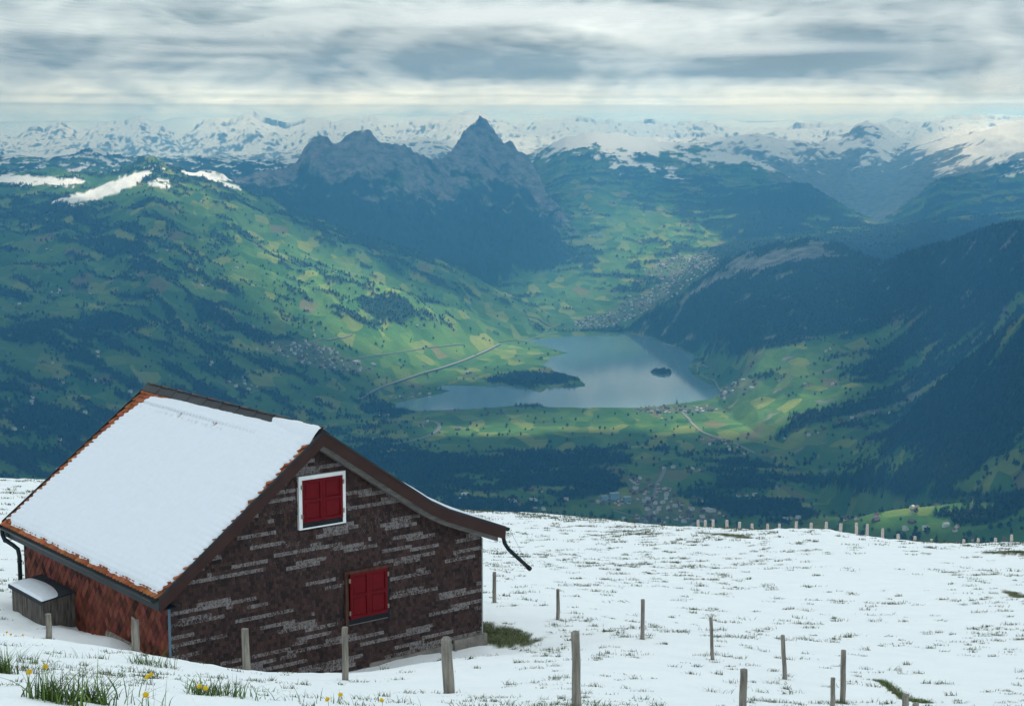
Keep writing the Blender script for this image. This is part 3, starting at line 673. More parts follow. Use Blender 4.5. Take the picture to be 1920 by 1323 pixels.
def hill_z(x, y, detail=True):
    x = np.atleast_1d(np.asarray(x, float)); y = np.atleast_1d(np.asarray(y, float)); sh = x.shape; x = x.ravel(); y = y.ravel()
    qx, qy = warpc(x, y); out = np.full(x.shape, 0.0)
    for i in range(0, len(x), 20000):
        s = slice(i, i + 20000)
        out[s] = tps((qx[s, None] - sx) ** 2 + (qy[s, None] - sy) ** 2) @ wts[:nC] + wts[nC] + wts[nC + 1] * qx[s] + wts[nC + 2] * qy[s]
    z = out * (np.hypot(x, y) + 6)
    if detail:
        r = np.hypot(x, y)
        am = np.interp(r, [0, 30, 60, 140, 400], [.05, .06, .13, .14, .5])
        z = z + am * fbm(x / 2.6, y / 2.6, 4, 601) + .035 * fbm(x / .55, y / .55, 3, 611) * np.interp(r, [0, 60, 120], [1, 1, .3])
        z = z + np.interp(r, [0, 50, 90, 180], [0, .06, .26, .34]) * fbm((x * .8 + y * .6) / 26, (y * .8 - x * .6) / 2.4, 4, 621) * (r < 250)
        # wind scoop along the left wall
        lx = (x - HUT_C.x) * HW.x + (y - HUT_C.y) * HW.y; ly = (x - HUT_C.x) * HU.x + (y - HUT_C.y) * HU.y
        z = z - .22 * np.exp(-((lx + .15) / .30) ** 2) * sstep(2.6, 4.2, ly) * sstep(5.6, 5.2, ly) + .16 * np.exp(-((lx + .5) / .5) ** 2 - ((ly - 2.3) / .7) ** 2)
    return z.reshape(sh)
ha = np.concatenate([np.linspace(R(-55), R(-20), 91)[:-1], np.linspace(R(-20), R(20), 580), np.linspace(R(20), R(55), 91)[1:]])
hr = [2.5]
while hr[-1] < 330: hr.append(hr[-1] * (1.0085 if hr[-1] < 190 else 1.03))
hr = np.array(hr); hag, hrg = np.meshgrid(ha, hr); hX, hY = hrg * np.sin(hag), hrg * np.cos(hag)
hZ = hill_z(hX, hY)
hpx, hpy = project(hX, hY, hZ)
hlx = (hX - HUT_C.x) * HW.x + (hY - HUT_C.y) * HW.y; hly = (hX - HUT_C.x) * HU.x + (hY - HUT_C.y) * HU.y
bare = 1.6 * np.exp(-(((hlx - 10.2) / 1.0) ** 2 + ((hly - 1.6) / 2.4) ** 2) ** 1.5)
def streak(x0, y0, x1, y1, w, s):
    p, q = P(*x0), P(*x1) if False else None
def bare_line(p, q, w, s):
    global bare
    dx, dy = q.x - p.x, q.y - p.y; L2 = dx * dx + dy * dy; t = np.clip(((hX - p.x) * dx + (hY - p.y) * dy) / L2, 0, 1)
    d = np.hypot(hX - p.x - t * dx, hY - p.y - t * dy); bare = bare + s * np.exp(-(d / w) ** 2)
def hill_hit(px, py, r0=3.0, r1=260.0):
    a, t = az_tan(px, py); a = float(a); t = float(t)
    rr = np.exp(np.linspace(math.log(r0), math.log(r1), 1400)); zz = hill_z(rr * math.sin(a), rr * math.cos(a), False)
    ok_ = (zz >= rr * t) & (zz[0] < rr[0] * t); k = int(np.argmax(ok_)); r = rr[k]
    if not ok_.any() or r < 6: print('MISS', px, py, r)
    x, y = r * math.sin(a), r * math.cos(a); return Vector((x, y, float(hill_z(x, y)[0])))
for (a_, b_, w, s) in [((1645,1274),(1745,1320),.14,1.1),((1345,1002),(1395,1008),1.0,1.1),((1700,1032),(1730,1038),.8,.7),((1850,1036),(1868,1039),1.0,1.0),((1895,1034),(1917,1038),1.0,1.1),((1890,1108),(1918,1118),.5,1.0),((1575,1312),(1600,1323),.15,1.0)]:
    bare_line(hill_hit(*a_), hill_hit(*b_), w, s)
bare = bare + .55 * fbm(hX / .5, hY / .5, 4, 631) + .25 * fbm(hX / 3, hY / 3, 3, 641) - .45
thin = .5 + .5 * fbm(hX / 9, hY / 9, 4, 651)
hZ = hZ - .05 * sstep(0, .3, bare) * (hrg < 80)
m_snow, nt, bs = new_mat('snow')
cv_ = attr(nt, 'cover'); sp_ = nt.nodes.new('ShaderNodeSeparateColor'); nt.links.new(cv_.outputs['Color'], sp_.inputs['Color'])
gp = nt.nodes.new('ShaderNodeNewGeometry')
n1 = noise_n(nt, 7, 5, .65, vec=gp.outputs['Position']); n2 = noise_n(nt, 45, 4, .6, vec=gp.outputs['Position']); n3 = noise_n(nt, .9, 4, .6, vec=gp.outputs['Position'])
sn_c = mixc(nt, rampv(nt, n3, .35, .65), (.84, .86, .87), (.88, .90, .89))
gr_c = mixc(nt, rampv(nt, n2, .35, .65), (.035, .045, .015), (.14, .13, .05))
sp_hole = rampv(nt, math_n(nt, 'ADD', n2, math_n(nt, 'MULTIPLY', n1, .8)), 1.12, 1.20)
nt.links.new(mixc(nt, sp_.outputs['Red'], mixc(nt, math_n(nt, 'MULTIPLY', sp_hole, math_n(nt, 'MULTIPLY', sp_.outputs['Green'], .5)), sn_c, gr_c), gr_c), bs.inputs['Base Color'])
bs.inputs['Roughness'].default_value = .75; bs.inputs['Specular IOR Level'].default_value = .25
bump(nt, bs, math_n(nt, 'ADD', n1, math_n(nt, 'MULTIPLY', n2, .35)), .45, .05)
hi0 = (np.arange(len(hr) - 1)[:, None] * 760 + np.arange(759)[None, :]).ravel()
hill = mesh_np('snow_slope', np.stack([hX.ravel(), hY.ravel(), hZ.ravel()], 1), np.stack([hi0, hi0 + 1, hi0 + 761, hi0 + 760], 1), m_snow, smooth=True,
               attrs={'cover': np.stack([sstep(0, .25, bare).ravel(), sstep(.4, .7, thin).ravel(), thin.ravel()], 1)})
tag(hill, kind='structure')
m_snow2, nt, bs = new_mat('roof_snow_cover')
gp = nt.nodes.new('ShaderNodeTexCoord'); n1 = noise_n(nt, 6, 5, .6); n2 = noise_n(nt, 60, 3, .6)
nt.links.new(mixc(nt, rampv(nt, n1, .3, .7), (.70, .735, .78), (.74, .77, .81)), bs.inputs['Base Color']); bs.inputs['Roughness'].default_value = .75; bs.inputs['Specular IOR Level'].default_value = .25
bump(nt, bs, math_n(nt, 'ADD', n1, math_n(nt, 'MULTIPLY', n2, .2)), .3, .03)

# --- grass
m_grass, nt, bs = new_mat('grass_blade')
tn = attr(nt, 'tint'); nt.links.new(tn.outputs['Color'], bs.inputs['Base Color']); bs.inputs['Roughness'].default_value = .6; bs.inputs['Specular IOR Level'].default_value = .3
GREENS = np.array([(.035, .075, .012), (.09, .17, .025), (.16, .24, .05), (.05, .07, .02), (.17, .15, .06)])
def blades(pos, length, width, spread, rs, seg=2, palette=(0, 1, 2, 1, 4)):
    """pos (n,3): curved tapering blades; returns verts, quads, tris, colours"""
    n = len(pos); a = rs.random(n) * 2 * math.pi; ln = length * rs.uniform(.45, 1.0, n); lean = spread * rs.random(n) ** .8
    dx, dy = np.cos(a), np.sin(a); b = a + rs.normal(0, .5, n) + math.pi / 2; wx_, wy_ = np.cos(b) * width, np.sin(b) * width
    V = []; 
    for k in range(seg + 1):
        t = k / seg; h = ln * (t - .28 * lean * t * t) ; o = ln * lean * t ** 1.7; wd = (1 - t) ** .8
        cx, cy, cz = pos[:, 0] + dx * o, pos[:, 1] + dy * o, pos[:, 2] + h - .02
        if k < seg: V.append(np.stack([cx - wx_ * wd, cy - wy_ * wd, cz], 1)); V.append(np.stack([cx + wx_ * wd, cy + wy_ * wd, cz], 1))
        else: V.append(np.stack([cx, cy, cz], 1))
    m = len(V); co_ = np.stack(V, 1).reshape(-1, 3); b0 = np.arange(n) * m; q = []
    for k in range(seg - 1): q.append(np.stack([b0 + 2 * k, b0 + 2 * k + 1, b0 + 2 * k + 3, b0 + 2 * k + 2], 1))
    t_ = np.stack([b0 + m - 3, b0 + m - 2, b0 + m - 1], 1)
    c = GREENS[np.array(palette)[rs.integers(0, len(palette), n)]] * rs.uniform(.7, 1.25, (n, 1))
    return co_, np.concatenate(q) if q else np.zeros((0, 4), int), t_, np.repeat(c, m, 0)
def grass_obj(name, co_, q, t, c, parent=None): return mesh_np(name, co_, [q, t], m_grass, parent, attrs={'tint': c})
rs = np.random.default_rng(5)
# small tufts poking through the thin snow: spread over the slope in broken lines
M_ = 42000
ta = rs.uniform(R(-19), R(19), M_); tr = np.sqrt(rs.uniform(0, 1, M_)) * 150 + 14; tr = np.where(rs.random(M_) < .25, rs.uniform(14, 60, M_), tr)
tx, ty = tr * np.sin(ta), tr * np.cos(ta)
tl = fbm((tx * .8 + ty * .6) / 9, (ty * .8 - tx * .6) / 1.6, 4, 661, .6); tb = fbm(tx / 16, ty / 16, 4, 671)
keep = (.7 * tl + .4 * tb + .35 * rs.normal(0, 1, M_) > .50)
tz = hill_z(tx, ty); tpx, tpy = project(tx, ty, tz)
smooth_ = np.exp(-(((tpx - 1620) / 110) ** 2 + ((tpy - 1085) / 28) ** 2)) + np.exp(-(((tpx - 1700) / 240) ** 2 + ((tpy - 1050) / 16) ** 2)) + .8 * np.exp(-(((tpx - 1280) / 160) ** 2 + ((tpy - 1290) / 60) ** 2)) + np.exp(-(((tpx - 700) / 300) ** 2 + ((tpy - 1290) / 30) ** 2))
lxx = (tx - HUT_C.x) * HW.x + (ty - HUT_C.y) * HW.y; lyy = (tx - HUT_C.x) * HU.x + (ty - HUT_C.y) * HU.y
inhut = (lxx > -.2) & (lxx < 9.5) & (lyy > -.1) & (lyy < 9)
keep &= (rs.random(M_) > smooth_) & ~inhut & (tpx > -30) & (tpx < 1950) & (tpy > 900) & ~((lxx < 0) & (lxx > -8) & (lyy > -1.5) & (lyy < 9) & (rs.random(M_) < .9))
tx, ty, tz, tr = tx[keep], ty[keep], tz[keep], tr[keep]; nb = 30
pr = np.interp(tr, [14, 40, 75, 150], [.07, .11, .19, .36]) * rs.uniform(.5, 1.4, len(tr))
bx = np.repeat(tx, nb) + rs.normal(0, 1, len(tx) * nb) * np.repeat(pr, nb) * .9; by = np.repeat(ty, nb) + rs.normal(0, 1, len(tx) * nb) * np.repeat(pr, nb) * .45; bz = np.repeat(tz, nb)
L_ = np.repeat(np.interp(tr, [14, 60, 150], [.08, .13, .20]) * rs.uniform(.5, 1.5, len(tx)), nb)
co_, q, t, c = blades(np.stack([bx, by, bz], 1), L_, np.repeat(np.interp(tr, [14, 60, 150], [.005, .011, .028]), nb), 1.5, rs, 2, (0, 3, 4, 3, 0))
gr = grass_obj('grass', co_, q, t, c); tag(gr, 'short grass poking through the thin snow all over the slope', 'grass', kind='stuff')
print('tufts', len(tx))
# bare green patch by the hut corner
n_ = 9000; px_ = rs.uniform(9.3, 12.2, n_); py_ = rs.uniform(-1.6, 4.5, n_)
bx = HUT_C.x + HW.x * px_ + HU.x * py_; by = HUT_C.y + HW.y * px_ + HU.y * py_
bb = 1.6 * np.exp(-(((px_ - 10.2) / 1.0) ** 2 + ((py_ - 1.6) / 2.4) ** 2) ** 1.5) + .5 * fbm(bx / .5, by / .5, 4, 631) - .45
kk = bb > .12; bx, by = bx[kk], by[kk]
co_, q, t, c = blades(np.stack([bx, by, hill_z(bx, by)], 1), .10, .006, 1.1, rs, 2, (0, 3, 1, 0, 3))
tag(grass_obj('grass', co_, q, t, c), 'patch of bare dark green grass at the right corner of the hut', 'grass', kind='stuff')
# streaks of open turf
for (a_, b_, w, n_, lab) in [((1645,1274),(1745,1320),.14,1500,'green strip of turf showing beside the short post stub at lower right'),((1345,1002),(1395,1008),.6,700,'dark strip of turf on the crest under the ridge fence'),((1850,1036),(1868,1039),.7,400,'small turf patch on the crest near the right edge'),((1895,1034),(1917,1038),.7,500,'turf streak on the crest at the right edge'),((1888,1106),(1918,1118),.3,400,'turf streak in the middle of the slope at the right edge')]:
    p, q_ = hill_hit(*a_), hill_hit(*b_); t_ = rs.random(n_); bx = p.x + (q_.x - p.x) * t_ + rs.normal(0, w * .6, n_); by = p.y + (q_.y - p.y) * t_ + rs.normal(0, w * .6, n_)
    co_, q, t, c = blades(np.stack([bx, by, hill_z(bx, by)], 1), .09, .006 if w < .5 else .02, 1.1, rs, 2, (0, 3, 1, 4, 1))
    tag(grass_obj('grass', co_, q, t, c), lab, 'grass', kind='stuff')
# the big clumps close to the lookout
CL = [(105,1322,190,.36,.16,'large dense grass clump with yellow flowers at the bottom left'),(175,1322,110,.34,.12,'grass clump leaning right beside the large one at the bottom left'),(8,1262,110,.42,.10,'tall grass clump cut by the left edge of the picture'),(60,1245,45,.30,.12,'sparse grass blades right of the clump at the left edge'),
 (385,1300,100,.26,.10,'grass clump with a yellow flower below the post at the hut corner'),(440,1306,60,.30,.16,'open fan of grass blades right of the flowering clump'),(265,1246,60,.34,.14,'bright green grass at the foot of the pointed post'),(300,1250,50,.34,.16,'bright green grass right of the pointed post by the hut corner'),
 (130,1232,26,.28,.16,'loose thin blades between the leftmost post and the pointed post'),(200,1300,24,.34,.22,'loose dark blades right of the large clump'),(250,1322,34,.36,.22,'loose blades around a yellow flower at the bottom edge'),(560,1318,16,.22,.2,'few thin blades on the snow below the second post'),
 (640,1320,26,.20,.14,'grass blades with a dandelion at the bottom edge under the third post'),(720,1320,18,.22,.18,'thin grass blades at the bottom edge below the hut wall'),(675,1278,50,.10,.16,'low grass tuft just right of the third post from the left'),(808,1297,50,.10,.22,'low grass left of the rounded post'),
 (915,1306,60,.10,.28,'low grass right of the rounded post'),(1105,1319,90,.14,.20,'grass tuft around the foot of the tall thick post'),(1040,1318,40,.08,.25,'low grass just left of the tall thick post'),(480,1262,16,.08,.12,'tiny tuft at the foot of the post in front of the dark wall'),(1020,1197,40,.08,.15,'small dark tuft right of the bare green patch')]
for px_, py_, n_, ln, sp, lab in CL:
    p = hill_hit(px_, py_); e = rs.normal(0, 1, (n_, 2)) * sp * (.6 if n_ > 100 else 1)
    bx, by = p.x + e[:, 0], p.y + e[:, 1] * .8; bz = hill_z(bx, by)
    co_, q, t, c = blades(np.stack([bx - p.x, by - p.y, bz - p.z], 1), ln * rs.uniform(.55, 1.25, n_), .0075 if n_ > 40 else .0055, 1.15, rs, 5, (0, 1, 2, 1, 3) if py_ > 1225 else (0, 1, 3, 4))
    o = grass_obj('grass_clump', co_, q, t, c); o.location = p; tag(o, lab, 'grass', kind='stuff')
# yellow flowers
m_pet = simple('petal', (.75, .50, .015), .6, .15, bmp=0); m_stem = simple('flower_stem', (.10, .18, .04), .6, .2, bmp=0)
FL = [(51,1300,.16,'open, at the left of the large grass clump'),(90,1285,.17,'small, above the large grass clump'),(271,1294,.13,'open, left one of the pair in the middle of the lower left snow'),(287,1287,.14,'small, right one of the pair in the middle of the lower left snow'),(378,1300,.10,'inside the grass clump right of the middle'),(272,1330,.12,'large, cut by the bottom edge at lower left'),
 (11,1188,.06,'tiny, in the low bunch at the left edge'),(22,1192,.06,'tiny, second in the low bunch at the left edge'),(44,1196,.05,'tiny, right of the low bunch at the left edge'),(615,1328,.08,'left one of two at the bottom edge under the third post'),(638,1322,.11,'upright, right one of two at the bottom edge under the third post'),(716,1328,.08,'at the bottom edge below the hut wall'),(386,1303,.08,'lower one inside the grass clump right of the middle')]
for i, (px_, py_, h, w) in enumerate(FL):
    p = hill_hit(px_, py_); r_ = random.Random(i); root = empty('dandelion', p); tag(root, 'yellow flower, ' + w, 'flower', 'yellow flowers in the snow')
    tip = Vector((r_.uniform(-.03, .03), r_.uniform(-.03, .02), h)); b = MB(); b.tube([(0, 0, -.03), tip * .5 + Vector((.008, 0, 0)), tip], .0025, 6); b.build('stem', m_stem, root)
    b = MB(); nrm = Vector((r_.uniform(-.5, .5), -.8, .9)).normalized(); a = nrm.orthogonal().normalized(); c = nrm.cross(a)
    for ring, (l_, up, n_) in enumerate(((.024, .2, 14), (.019, .5, 12), (.012, .9, 9))):
        for k in range(n_):
            th = 2 * math.pi * (k + .3 * ring) / n_; d = a * math.cos(th) + c * math.sin(th); s = nrm.cross(d)
            e = tip + d * l_ + nrm * l_ * up; b.add([tip - s * .002, tip + s * .002, e + s * .0045, e + d * .004, e - s * .0045], [(0, 1, 2, 3, 4)])
    b.build('flower_head', m_pet, root)

# --- fence posts
m_post = simple('weathered_post', (.25, .225, .19), .9, .35, scale=14, bmp=.8, bdist=.01, stretch=(1, 1, .12), dark=(.10, .09, .075))
m_postf = simple('frosted_post', (.60, .55, .50), .9, .2, scale=9, bmp=.6, bdist=.02, dark=(.26, .18, .14))
m_ends = simple('post_top', (.20, .18, .16), .9, .3, scale=30)
def post_mesh(h, rad, seed, mat, cut='flat', below=.4, lean=(0, 0)):
    r_ = random.Random(seed); n = 12; b = MB(); lv = [-below, 0, h * .3, h * .6, h * .9, h]; rings = []
    ph = [r_.uniform(.86, 1.12) for _ in range(n)]
    for i, z in enumerate(lv):
        k = rad * (1.06 - .12 * (z / h)) * r_.uniform(.96, 1.04); cx, cy = lean[0] * z / h + r_.uniform(-.006, .006), lean[1] * z / h
        rings.append([(cx + k * ph[j] * math.cos(2 * math.pi * j / n), cy + k * ph[j] * math.sin(2 * math.pi * j / n), z - (0 if i < 5 or cut == 'flat' else (.25 * h * (0.5 + .5 * math.cos(2 * math.pi * j / n)) if cut == 'slant' else 0))) for j in range(n)])
    if cut == 'round':
        z = h + rad * .45; k = rad * .62; rings.append([(lean[0] + k * math.cos(2 * math.pi * j / n), lean[1] + k * math.sin(2 * math.pi * j / n), z) for j in range(n)])
    v = [q for rg_ in rings for q in rg_]; m = len(rings)
    b.add(v, [(i * n + k, i * n + (k + 1) % n, (i + 1) * n + (k + 1) % n, (i + 1) * n + k) for i in range(m - 1) for k in range(n)], 0)
    b.add(rings[-1], [tuple(range(n))], 1)
    return b, mat
def add_post(px, base_y, top_y, d, rad, cut, lab, group, lean=(0, 0), seed=0, frosted=False):
    p = P(px, base_y, d); z = float(hill_z(p.x, p.y)[0]); p.z = z
    top = P(px, top_y, d); h = top.z - z
    b, m = post_mesh(h, rad, seed, m_postf if frosted else m_post, cut, .4, lean)
    o = b.build('fence_post', [m, m_postf if frosted else m_ends], None); o.location = p
    return tag(o, lab, 'fence post', group)
GA, GB, GC = 'near row of fence posts', 'second row of fence posts beyond the hut', 'fence posts along the ridge'
for i, q in enumerate([
 (92,1200,1150,37,.065,'flat','leftmost post, short and grey, in front of the wooden box',GA,(0,0)),
 (254,1226,1155,35.5,.085,'slant','cracked post with slanting pointed top in front of the red slates',GA,(.02,0)),
 (462,1258,1178,34.5,.075,'flat','grey post in front of the left part of the dark gable wall',GA,(-.01,0)),
 (648,1276,1175,31,.062,'flat','pale slim post standing under the lower red shutters',GA,(0,0)),
 (843,1299,1198,28,.095,'round','thick post with rounded top in front of the hut foundation corner',GA,(-.05,0)),
 (1081,1322,1186,22.5,.062,'round','tallest and nearest thick post, just right of the hut',GA,(-.02,0)),
 (1391,1372,1254,21.5,.05,'flat','post cut by the bottom edge with its flat top well above it',GA,(.01,0)),
 (1560,1360,1270,25,.04,'flat','slim post cut by the bottom edge, beside the taller straight post',GA,(0,0)),
 (1697,1345,1301,24,.05,'flat','short post stub at the bottom edge at lower right',GA,(0,0)),
 (1716,1345,1318,25,.05,'flat','lowest post stub, barely showing at the bottom edge',GA,(0,0)),
 (927,1129,1072,53,.06,'flat','post right beside the right wall corner of the hut',GB,(0,0)),
 (1046,1161,1104,48,.055,'flat','second post to the right of the hut, short and slim',GB,(0,0)),
 (1204,1199,1123,41.5,.055,'flat','third post to the right of the hut, straight, above the thick tall one',GB,(.01,0)),
 (1336,1237,1157,37.5,.045,'flat','leaning slim post in the middle of the second row',GB,(-.06,0)),
 (1472,1274,1190,34,.045,'flat','leaning post with notched top left of the tall straight one',GB,(-.07,0)),
 (1580,1316,1218,31,.048,'flat','tall straight post at the right end of the second row',GB,(-.01,0))]):
    add_post(q[0], q[1], q[2], q[3], q[4], q[5], q[6], q[7], q[8], seed=i)
RP = [(930,973,965,172),(966,980,965,172),(996,981,961,171),(1013,981,972,171),(1038,985,978,170),(1075,987,980,170),(1106,990,985,169),(1139,992,983,168),(1278,998,990,152)]
RP += [(900 + a * .53125, 900 + c * .5314, 900 + b * .5314, np.interp(900 + a * .53125, [1310, 1500, 1600, 1700, 1790, 1900], [145, 138, 135, 137, 140, 136])) for a, b, c in
 [(770,140,172),(796,140,168),(823,138,170),(871,140,175),(915,147,180),(961,153,182),(1015,153,187),(1056,153,187),(1115,145,182),(1168,150,181),(1222,147,181),(1272,152,183),(1329,150,185),(1366,155,190),(1421,170,205),(1476,190,217),(1535,197,228),(1593,207,236),(1647,217,243),(1707,208,238),(1757,204,236),(1818,203,235),(1875,192,236)]]
for i, (px_, by_, ty_, d) in enumerate(RP):
    if i < 9: lab, g = 'thin frosted post on the crest right of the hut', 'far ridge posts right of the hut'
    elif i < 22: lab, g = 'snow-speckled post on the hump of the ridge fence', 'ridge posts on the hump'
    else: lab, g = 'snow-speckled post in the dip of the ridge fence', 'ridge posts in the dip'
    ORD = ['first', 'second', 'third', 'fourth', 'fifth', 'sixth', 'seventh', 'eighth', 'ninth', 'tenth', 'eleventh', 'twelfth', 'thirteenth']
    k_ = i if i < 9 else (i - 9 if i < 22 else i - 22); lab += ', %s from the left' % ORD[k_]
    if i == 8: lab, g = 'lone low post in the gap left of the ridge hump', GC
    add_post(px_, by_, ty_, d, .09 if i < 9 else .13, 'flat', lab, g, (random.uniform(-.03, .03), 0), seed=50 + i, frosted=True)
foot = [o for o in col.objects if o.name.startswith('fence_post') and o.location.y < 60]
fx = np.repeat([o.location.x for o in foot], 26) + rs.normal(0, .11, 26 * len(foot)); fy = np.repeat([o.location.y for o in foot], 26) + rs.normal(0, .08, 26 * len(foot))
co_, q, t, c = blades(np.stack([fx, fy, hill_z(fx, fy)], 1), .11, .006, 1.1, rs, 2, (0, 3, 4, 1))
tag(grass_obj('grass', co_, q, t, c), 'short grass round the feet of the nearer fence posts', 'grass', kind='stuff')
# half buried board
b = MB(); p = hut_pt(-.75, 1.75, 0); b.hexa([(-.6, -.06, -.3), (.6, -.02, -.1), (.6, .02, -.1), (-.6, .0, -.3), (-.62, -.06, .04), (.6, -.03, .02), (.6, .02, .03), (-.62, .0, .06)], 0)
o = b.build('wooden_board', m_post); p0 = hill_hit(236, 1211); o.location = p0 + Vector((0, 0, .02)); o.rotation_euler = (0, R(14), R(-30)); tag(o, 'half-buried dark board in the snow left of the pointed post', 'board')
# ================================================================== THE HUT
hut = empty('hut', HUT_C, HUT_AZ)
tag(hut, 'shingled mountain hut with red shutters and a snow-covered tiled roof', 'hut')
W_, D_ = 9.28, 8.79
PROF = [(-.46, .37), (4.05, 3.80), (6.65, 2.04), (7.3, 1.60), (7.9, 1.29), (8.6, 1.01), (9.75, .56)]     # top of the verge
def prof_z(x): return float(np.interp(x, [p[0] for p in PROF], [p[1] for p in PROF]))
m_backing = simple('wall_backing', (.03, .018, .015), .9, .2, bmp=0)
# weathered wooden shingles
m_sh, nt, bs = new_mat('wood_shingle')
tn = attr(nt, 'tint'); sp_ = nt.nodes.new('ShaderNodeSeparateColor'); nt.links.new(tn.outputs['Color'], sp_.inputs['Color'])
fl1 = noise_n(nt, 26, 5, .7, stretch=(1.0, 1, .85)); fl2 = noise_n(nt, 90, 3, .6)
th = math_n(nt, 'ADD', fl1, math_n(nt, 'MULTIPLY', math_n(nt, 'SUBTRACT', fl2, .5), .5))
th = math_n(nt, 'ADD', th, math_n(nt, 'MULTIPLY', sp_.outputs['Red'], .27))
brown = mixc(nt, sp_.outputs['Green'], (.014, .007, .007), (.058, .029, .024))
pale = mixc(nt, sp_.outputs['Blue'], (.10, .085, .08), (.22, .20, .195))
nt.links.new(mixc(nt, rampv(nt, th, .66, .76), brown, pale), bs.inputs['Base Color']); bs.inputs['Roughness'].default_value = .8; bs.inputs['Specular IOR Level'].default_value = .3
bump(nt, bs, fl1, .4, .004)
WIN = [(3.55, 4.92, 1.31, 2.66), (4.88, 6.24, -1.40, .02)]
b = MB()
poly = [(0, -4), (W_, -4), (W_, prof_z(W_) - .30)] + [(x, prof_z(x) - .30) for x in (8.6, 7.9, 7.3, 6.65, 4.05)] + [(0, prof_z(0) - .30)]
b.prism(poly, 'y', .03, .12); b.build('gable_wall', m_backing, hut)
b = MB(); rs = np.random.default_rng(3); rowh = .098
r_i = 0; z = -3.1
while z < 3.6:
    x = 0.02 + rs.uniform(-.05, 0)
    while x < W_ - .02:
        w = rs.uniform(.065, .125); x1 = min(x + w, W_ - .005); xa = max(x, .012); xc = (x + x1) / 2
        inwin = any(a - .03 < xc < c + .03 and zb - .06 < z + .05 < zt + .03 for a, c, zb, zt in WIN)
        if x1 - xa > .02 and z + .05 < prof_z(xc) - .32 and not inwin:
            sh_ = .31 * math.sin(r_i * 1.7) + .13 * r_i; mod = math.floor(xc / .95 + sh_)
            hsh = math.sin(mod * 127.1 + r_i * 311.7) * 43758.5453; hsh -= math.floor(hsh)
            reg = float(gnoise(np.array([xc * .42 + 3]), np.array([z * 1.5 + xc * .25]), 702)[0])
            band = float(gnoise(np.array([xc * .5]), np.array([r_i * .9]), 703)[0])
            f = .12 + .80 * (hsh > .74 - .35 * reg - .3 * band) + .25 * reg + .10 * (z > .9) - .05 * (z < -.2) * (xc < 5)
            fl = min(1.0, max(0.08, f)) + rs.uniform(-.22, .10)
            t = .022 + rs.uniform(-.004, .004); zt = z + rowh * 1.5
            b.hexa([(xa + .0015, -t, z), (x1 - .0015, -t, z + rs.uniform(-.004, .004)), (x1 - .0015, .03, z), (xa + .0015, .03, z), (xa + .0015, -.002, zt), (x1 - .0015, -.002, zt), (x1 - .0015, .03, zt), (xa + .0015, .03, zt)],
                   0, (min(1, max(0, fl)), rs.random(), min(1, max(0, .5 * rs.random() + .6 * fl))))
        x = x1 + .0015 if x1 < W_ - .01 else W_
    z += rowh; r_i += 1
o = b.build('gable_cladding', m_sh, hut)
# the other walls
b = MB(); b.prism([(.12, -4), (.03, -4), (.03, .05), (.12, .05)], 'y', .13, D_); b.build('side_wall', m_backing, hut)
b = MB(); b.box(W_ - .12, W_, .121, D_, -5, .35); b.prism([(.0, -5), (W_, -5), (W_, .4), (7.3, 1.25), (4.05, 3.45), (0, .38)], 'y', D_ + .001, D_ + .1); b.build('side_wall', simple('dark_boards', (.06, .035, .028), .85, .3, scale=3, stretch=(1, 1, .1)), hut)
# red-brown diamond slates on the left wall
m_slate = simple('slate_tile', (.16, .045, .027), .75, .3, scale=6, bmp=.3, use_tint=True)
b = MB(); dw, dh = .25, .30
for r_i in range(-16, 4):
    for k in range(-1, int(D_ / dw) + 2):
        y = (k + .5 * (r_i % 2)) * dw; zc = r_i * dh / 2 + .02
        if y - dw / 2 < -.02 or y + dw / 2 > D_ + .02 or zc > .08: continue
        tone = rs.uniform(.5, 1.3) * (1 if rs.random() > .12 else .4); c = (tone, tone * rs.uniform(.8, 1.15), tone * rs.uniform(.8, 1.2))
        g = 1.06; t0, t1 = .012, .032
        q = [(0, 1), (1, 0), (0, -1), (-1, 0)]
        fr = [(-(t0 + (t1 - t0) * (1 - (b_ + 1) / 2)) - rs.uniform(0, .004), y + a_ * dw / 2 * g, zc + b_ * dh / 2 * g) for a_, b_ in q]
        bk = [(.03, p[1], p[2]) for p in fr]
        b.add(fr + bk, [(0, 1, 2, 3), (0, 4, 5, 1), (1, 5, 6, 2), (2, 6, 7, 3), (3, 7, 4, 0)], 0, c)
b.build('slate_cladding', m_slate, hut)
b = MB(); b.box(-.045, .0, -.035, .012, -4, .05); b.build('corner_trim', simple('blue_metal', (.10, .17, .23), .5, .1, bmp=0), hut)
b = MB(); b.box(W_ - .002, W_ + .025, -.03, .05, -4, .25); b.build('corner_trim', simple('grey_trim', (.35, .36, .36), .6, .1, bmp=0), hut)
m_stone = simple('foundation_stone', (.20, .18, .16), .95, .35, scale=5, bmp=1.0, bdist=.05)
b = MB(); b.box(8.3, W_ + .12, -.10, 3, -4.5, -2.42); b.box(5.6, 8.299, -.06, .02, -4.5, -2.52); b.build('foundation', m_stone, hut)
b = MB()
for k in range(14):
    x = 5.4 + k * .22 + rs.uniform(-.05, .05); s = rs.uniform(.06, .14); n_ = 7
    ring = [(x + s * math.cos(a) * rs.uniform(.7, 1.1), -.16 + s * .6 * math.sin(a), -2.70) for a in [2 * math.pi * i / n_ for i in range(n_)]]
    b.add(ring + [(x, -.16, -2.70 + s * .9)], [(i, (i + 1) % n_, n_) for i in range(n_)])
tag(b.build('footing_stones', m_stone, hut), kind='stuff')
m_barge = simple('bargeboard_paint', (.045, .021, .018), .6, .18, scale=2.5, bmp=.2, stretch=(1, 1, 1))
m_grey = simple('bare_timber', (.15, .14, .13), .9, .35, scale=10, bmp=.5, stretch=(.25, 1, 1))
